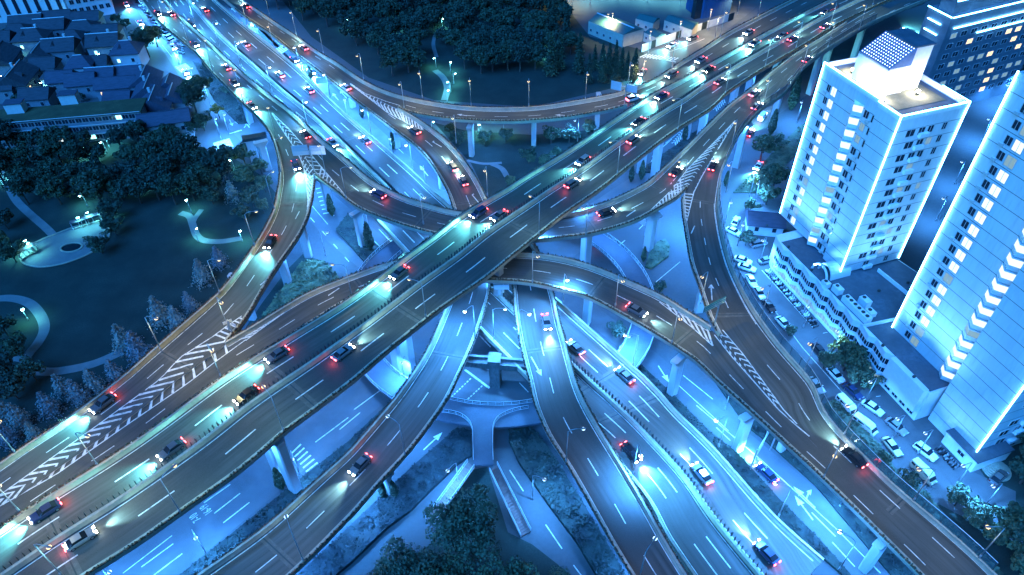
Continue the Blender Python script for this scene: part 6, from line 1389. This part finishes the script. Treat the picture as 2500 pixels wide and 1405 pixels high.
# ------------------------------------------------------------------ park: paths, oval plaza, pool, lamps
MT['path'] = surf('park_path', (.16,.17,.17), .9, .2, .4, 4); MT['water'] = surf('pool_water', (.008,.02,.025), .06, .2, .3, 2)
zp_ = [.06]
def path(px, wd, name='path'):
    zp_[0] += .004; z = zp_[0]
    mb = MB(); strip(mb, crom([P(u, v, z) for u, v in px], .8), wd); return tag(mb.build(name, MT['path']), kind='structure')
path([(-40,735),(20,728),(70,740),(100,772),(108,805),(92,838),(72,862),(62,880),(72,900),(110,908),(160,904),(230,888),(300,858)], 2.4); path([(62,880),(40,875),(25,878)], 1.8)
path([(440,520),(462,528),(470,548),(480,575),(500,588),(540,590),(590,582)], 2.0); path([(492,512),(475,535),(470,550)], 1.5); path([(0,420),(20,455),(40,490),(70,520),(110,555),(135,580)], 2.2); path([(1062,172),(1082,190),(1092,215),(1085,245)], 2.4); path([(1200,400),(1225,412),(1238,432)],1.8); path([(1140,392),(1180,400),(1225,398)],1.2); path([(1062,85),(1058,110),(1066,140)],1.5)
pl = [P(u, v, .08) for u, v in crom([Vector((u, v, 0)) for u, v in [(50,640),(40,618),(70,600),(130,575),(200,552),(250,545),(268,560),(262,585),(225,615),(165,642),(105,652),(50,640)]], 4) for u, v in [(u.x, u.y)]] if False else None
oc = [(48,632),(60,608),(95,588),(140,570),(190,552),(232,545),(258,548),(268,564),(262,586),(238,608),(200,628),(150,645),(100,652),(62,646)]
oc = [Vector((u, v, 0)) for u, v in oc]; ring2 = crom(oc+[oc[0]], 6); plz = MB(); plz.prism([tuple(P(q.x, q.y, .0).xy) for q in ring2[:-1]], .0, .09); tag(plz.build('plaza', MT['path']), kind='structure')
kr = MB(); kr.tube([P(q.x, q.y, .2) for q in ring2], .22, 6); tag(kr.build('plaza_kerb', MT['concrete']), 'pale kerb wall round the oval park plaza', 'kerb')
pc_ = P(175, 606, 0); t = thing('fountain_pool', 'dark oval pool set in the teal lit park plaza', 'pool', pc_); mb = MB(); mb.lathe([(2.6,.0),(2.6,.35),(2.2,.35),(2.2,.1)], 24); b_ = mb.local('rim', MT['concrete'], t); mb = MB(); mb.lathe([(.01,.09),(2.2,.12)], 24); mb.local('pool_water', MT['water'], t); t.scale = (1.15, .8, 1)
for i, ((u0, v0), (u1, v1)) in enumerate([((55,635),(95,612)),((180,562),(248,540))]):
    a, b = P(u0, v0, 0), P(u1, v1, 0); d = b-a; t = thing('pergola', ['left slatted bench shelter on the oval plaza','right slatted bench shelter on the oval plaza'][i], 'shelter', a)
    for k in range(5):
        q = a+d*k/4; mb = MB(); mb.tube([q, q+ZV*2.4], .1, 6); mb.build('post', MT['railmetal'], t)
    mb = MB(); mb.box((a+b)/2+ZV*2.5, (d.length, 1.6, .15), math.atan2(d.y, d.x)); mb.build('roof', MT['slate'], t); mb = MB(); mb.box((a+b)/2+ZV*.45, (d.length*.9, .5, .12), math.atan2(d.y, d.x)); mb.build('bench', MT['cream'], t)
park = lamp_proto(3.6, .35, 'tealbulb', (.16, .95, 1.0), 1500); PKL = 'teal lamps in the park'
for i, (u, v) in enumerate([(50,632),(78,612),(88,618),(205,556),(220,550),(250,540),(485,590),(468,520),(592,590),(70,782),(352,448),(1100,175),(1108,205),(1100,225),(1092,248),(1065,165),(1090,38),(965,78),(1080,68),(215,505),(1345,145),(1176,330),(1168,322),(1230,330),(1055,326),(856,70),(262,372),(268,362),(222,385),(10,440),(1400,470),(575,420)]):
    place(park, P(u, v, 0), rc.uniform(0, 6), 'teal park lamp %s' % ['left of the left plaza shelter','behind the left plaza shelter','right of the left plaza shelter','left of the right plaza shelter','behind the right plaza shelter','at the right tip of the plaza','on the bend of the right park path','at the fork of the right park path','at the right end of the park path','inside the bend of the lower left path','alone among the park trees','at the top of the path in the woods','upper right of the woods path','middle of the woods path','at the foot of the woods path','left of the woods path','far up in the woods','far up left in the woods','in the woods above the path','in the dark lawn above the plaza','alone in the right part of the woods','below the arc ramp, first','below the arc ramp, second','below the arc ramp, third','below the arc ramp nose','in the woods at far left','in the bright clearing of the park, first','in the bright clearing of the park, second','in the bright clearing, third','at the left edge path','in the garden above the top viaduct','inside the left ramp bend'][i], PKL)
# dark portal with a white wall inside the left bend
b = P(672, 395, 0)
t = thing('pier_portal', 'dark capped white portal wall inside the left ramp bend', 'portal', (b.x-6, b.y, 0)); mb = MB(); mb.box((b.x-6, b.y, 4), (2.4, 2.0, 8), .3); mb.build('wall', MT['pier'], t); mb = MB(); mb.box((b.x-4.5, b.y+.5, 8.4), (7, 2.6, .9), .3); mb.build('dark_cap', MT['darkmetal'], t)
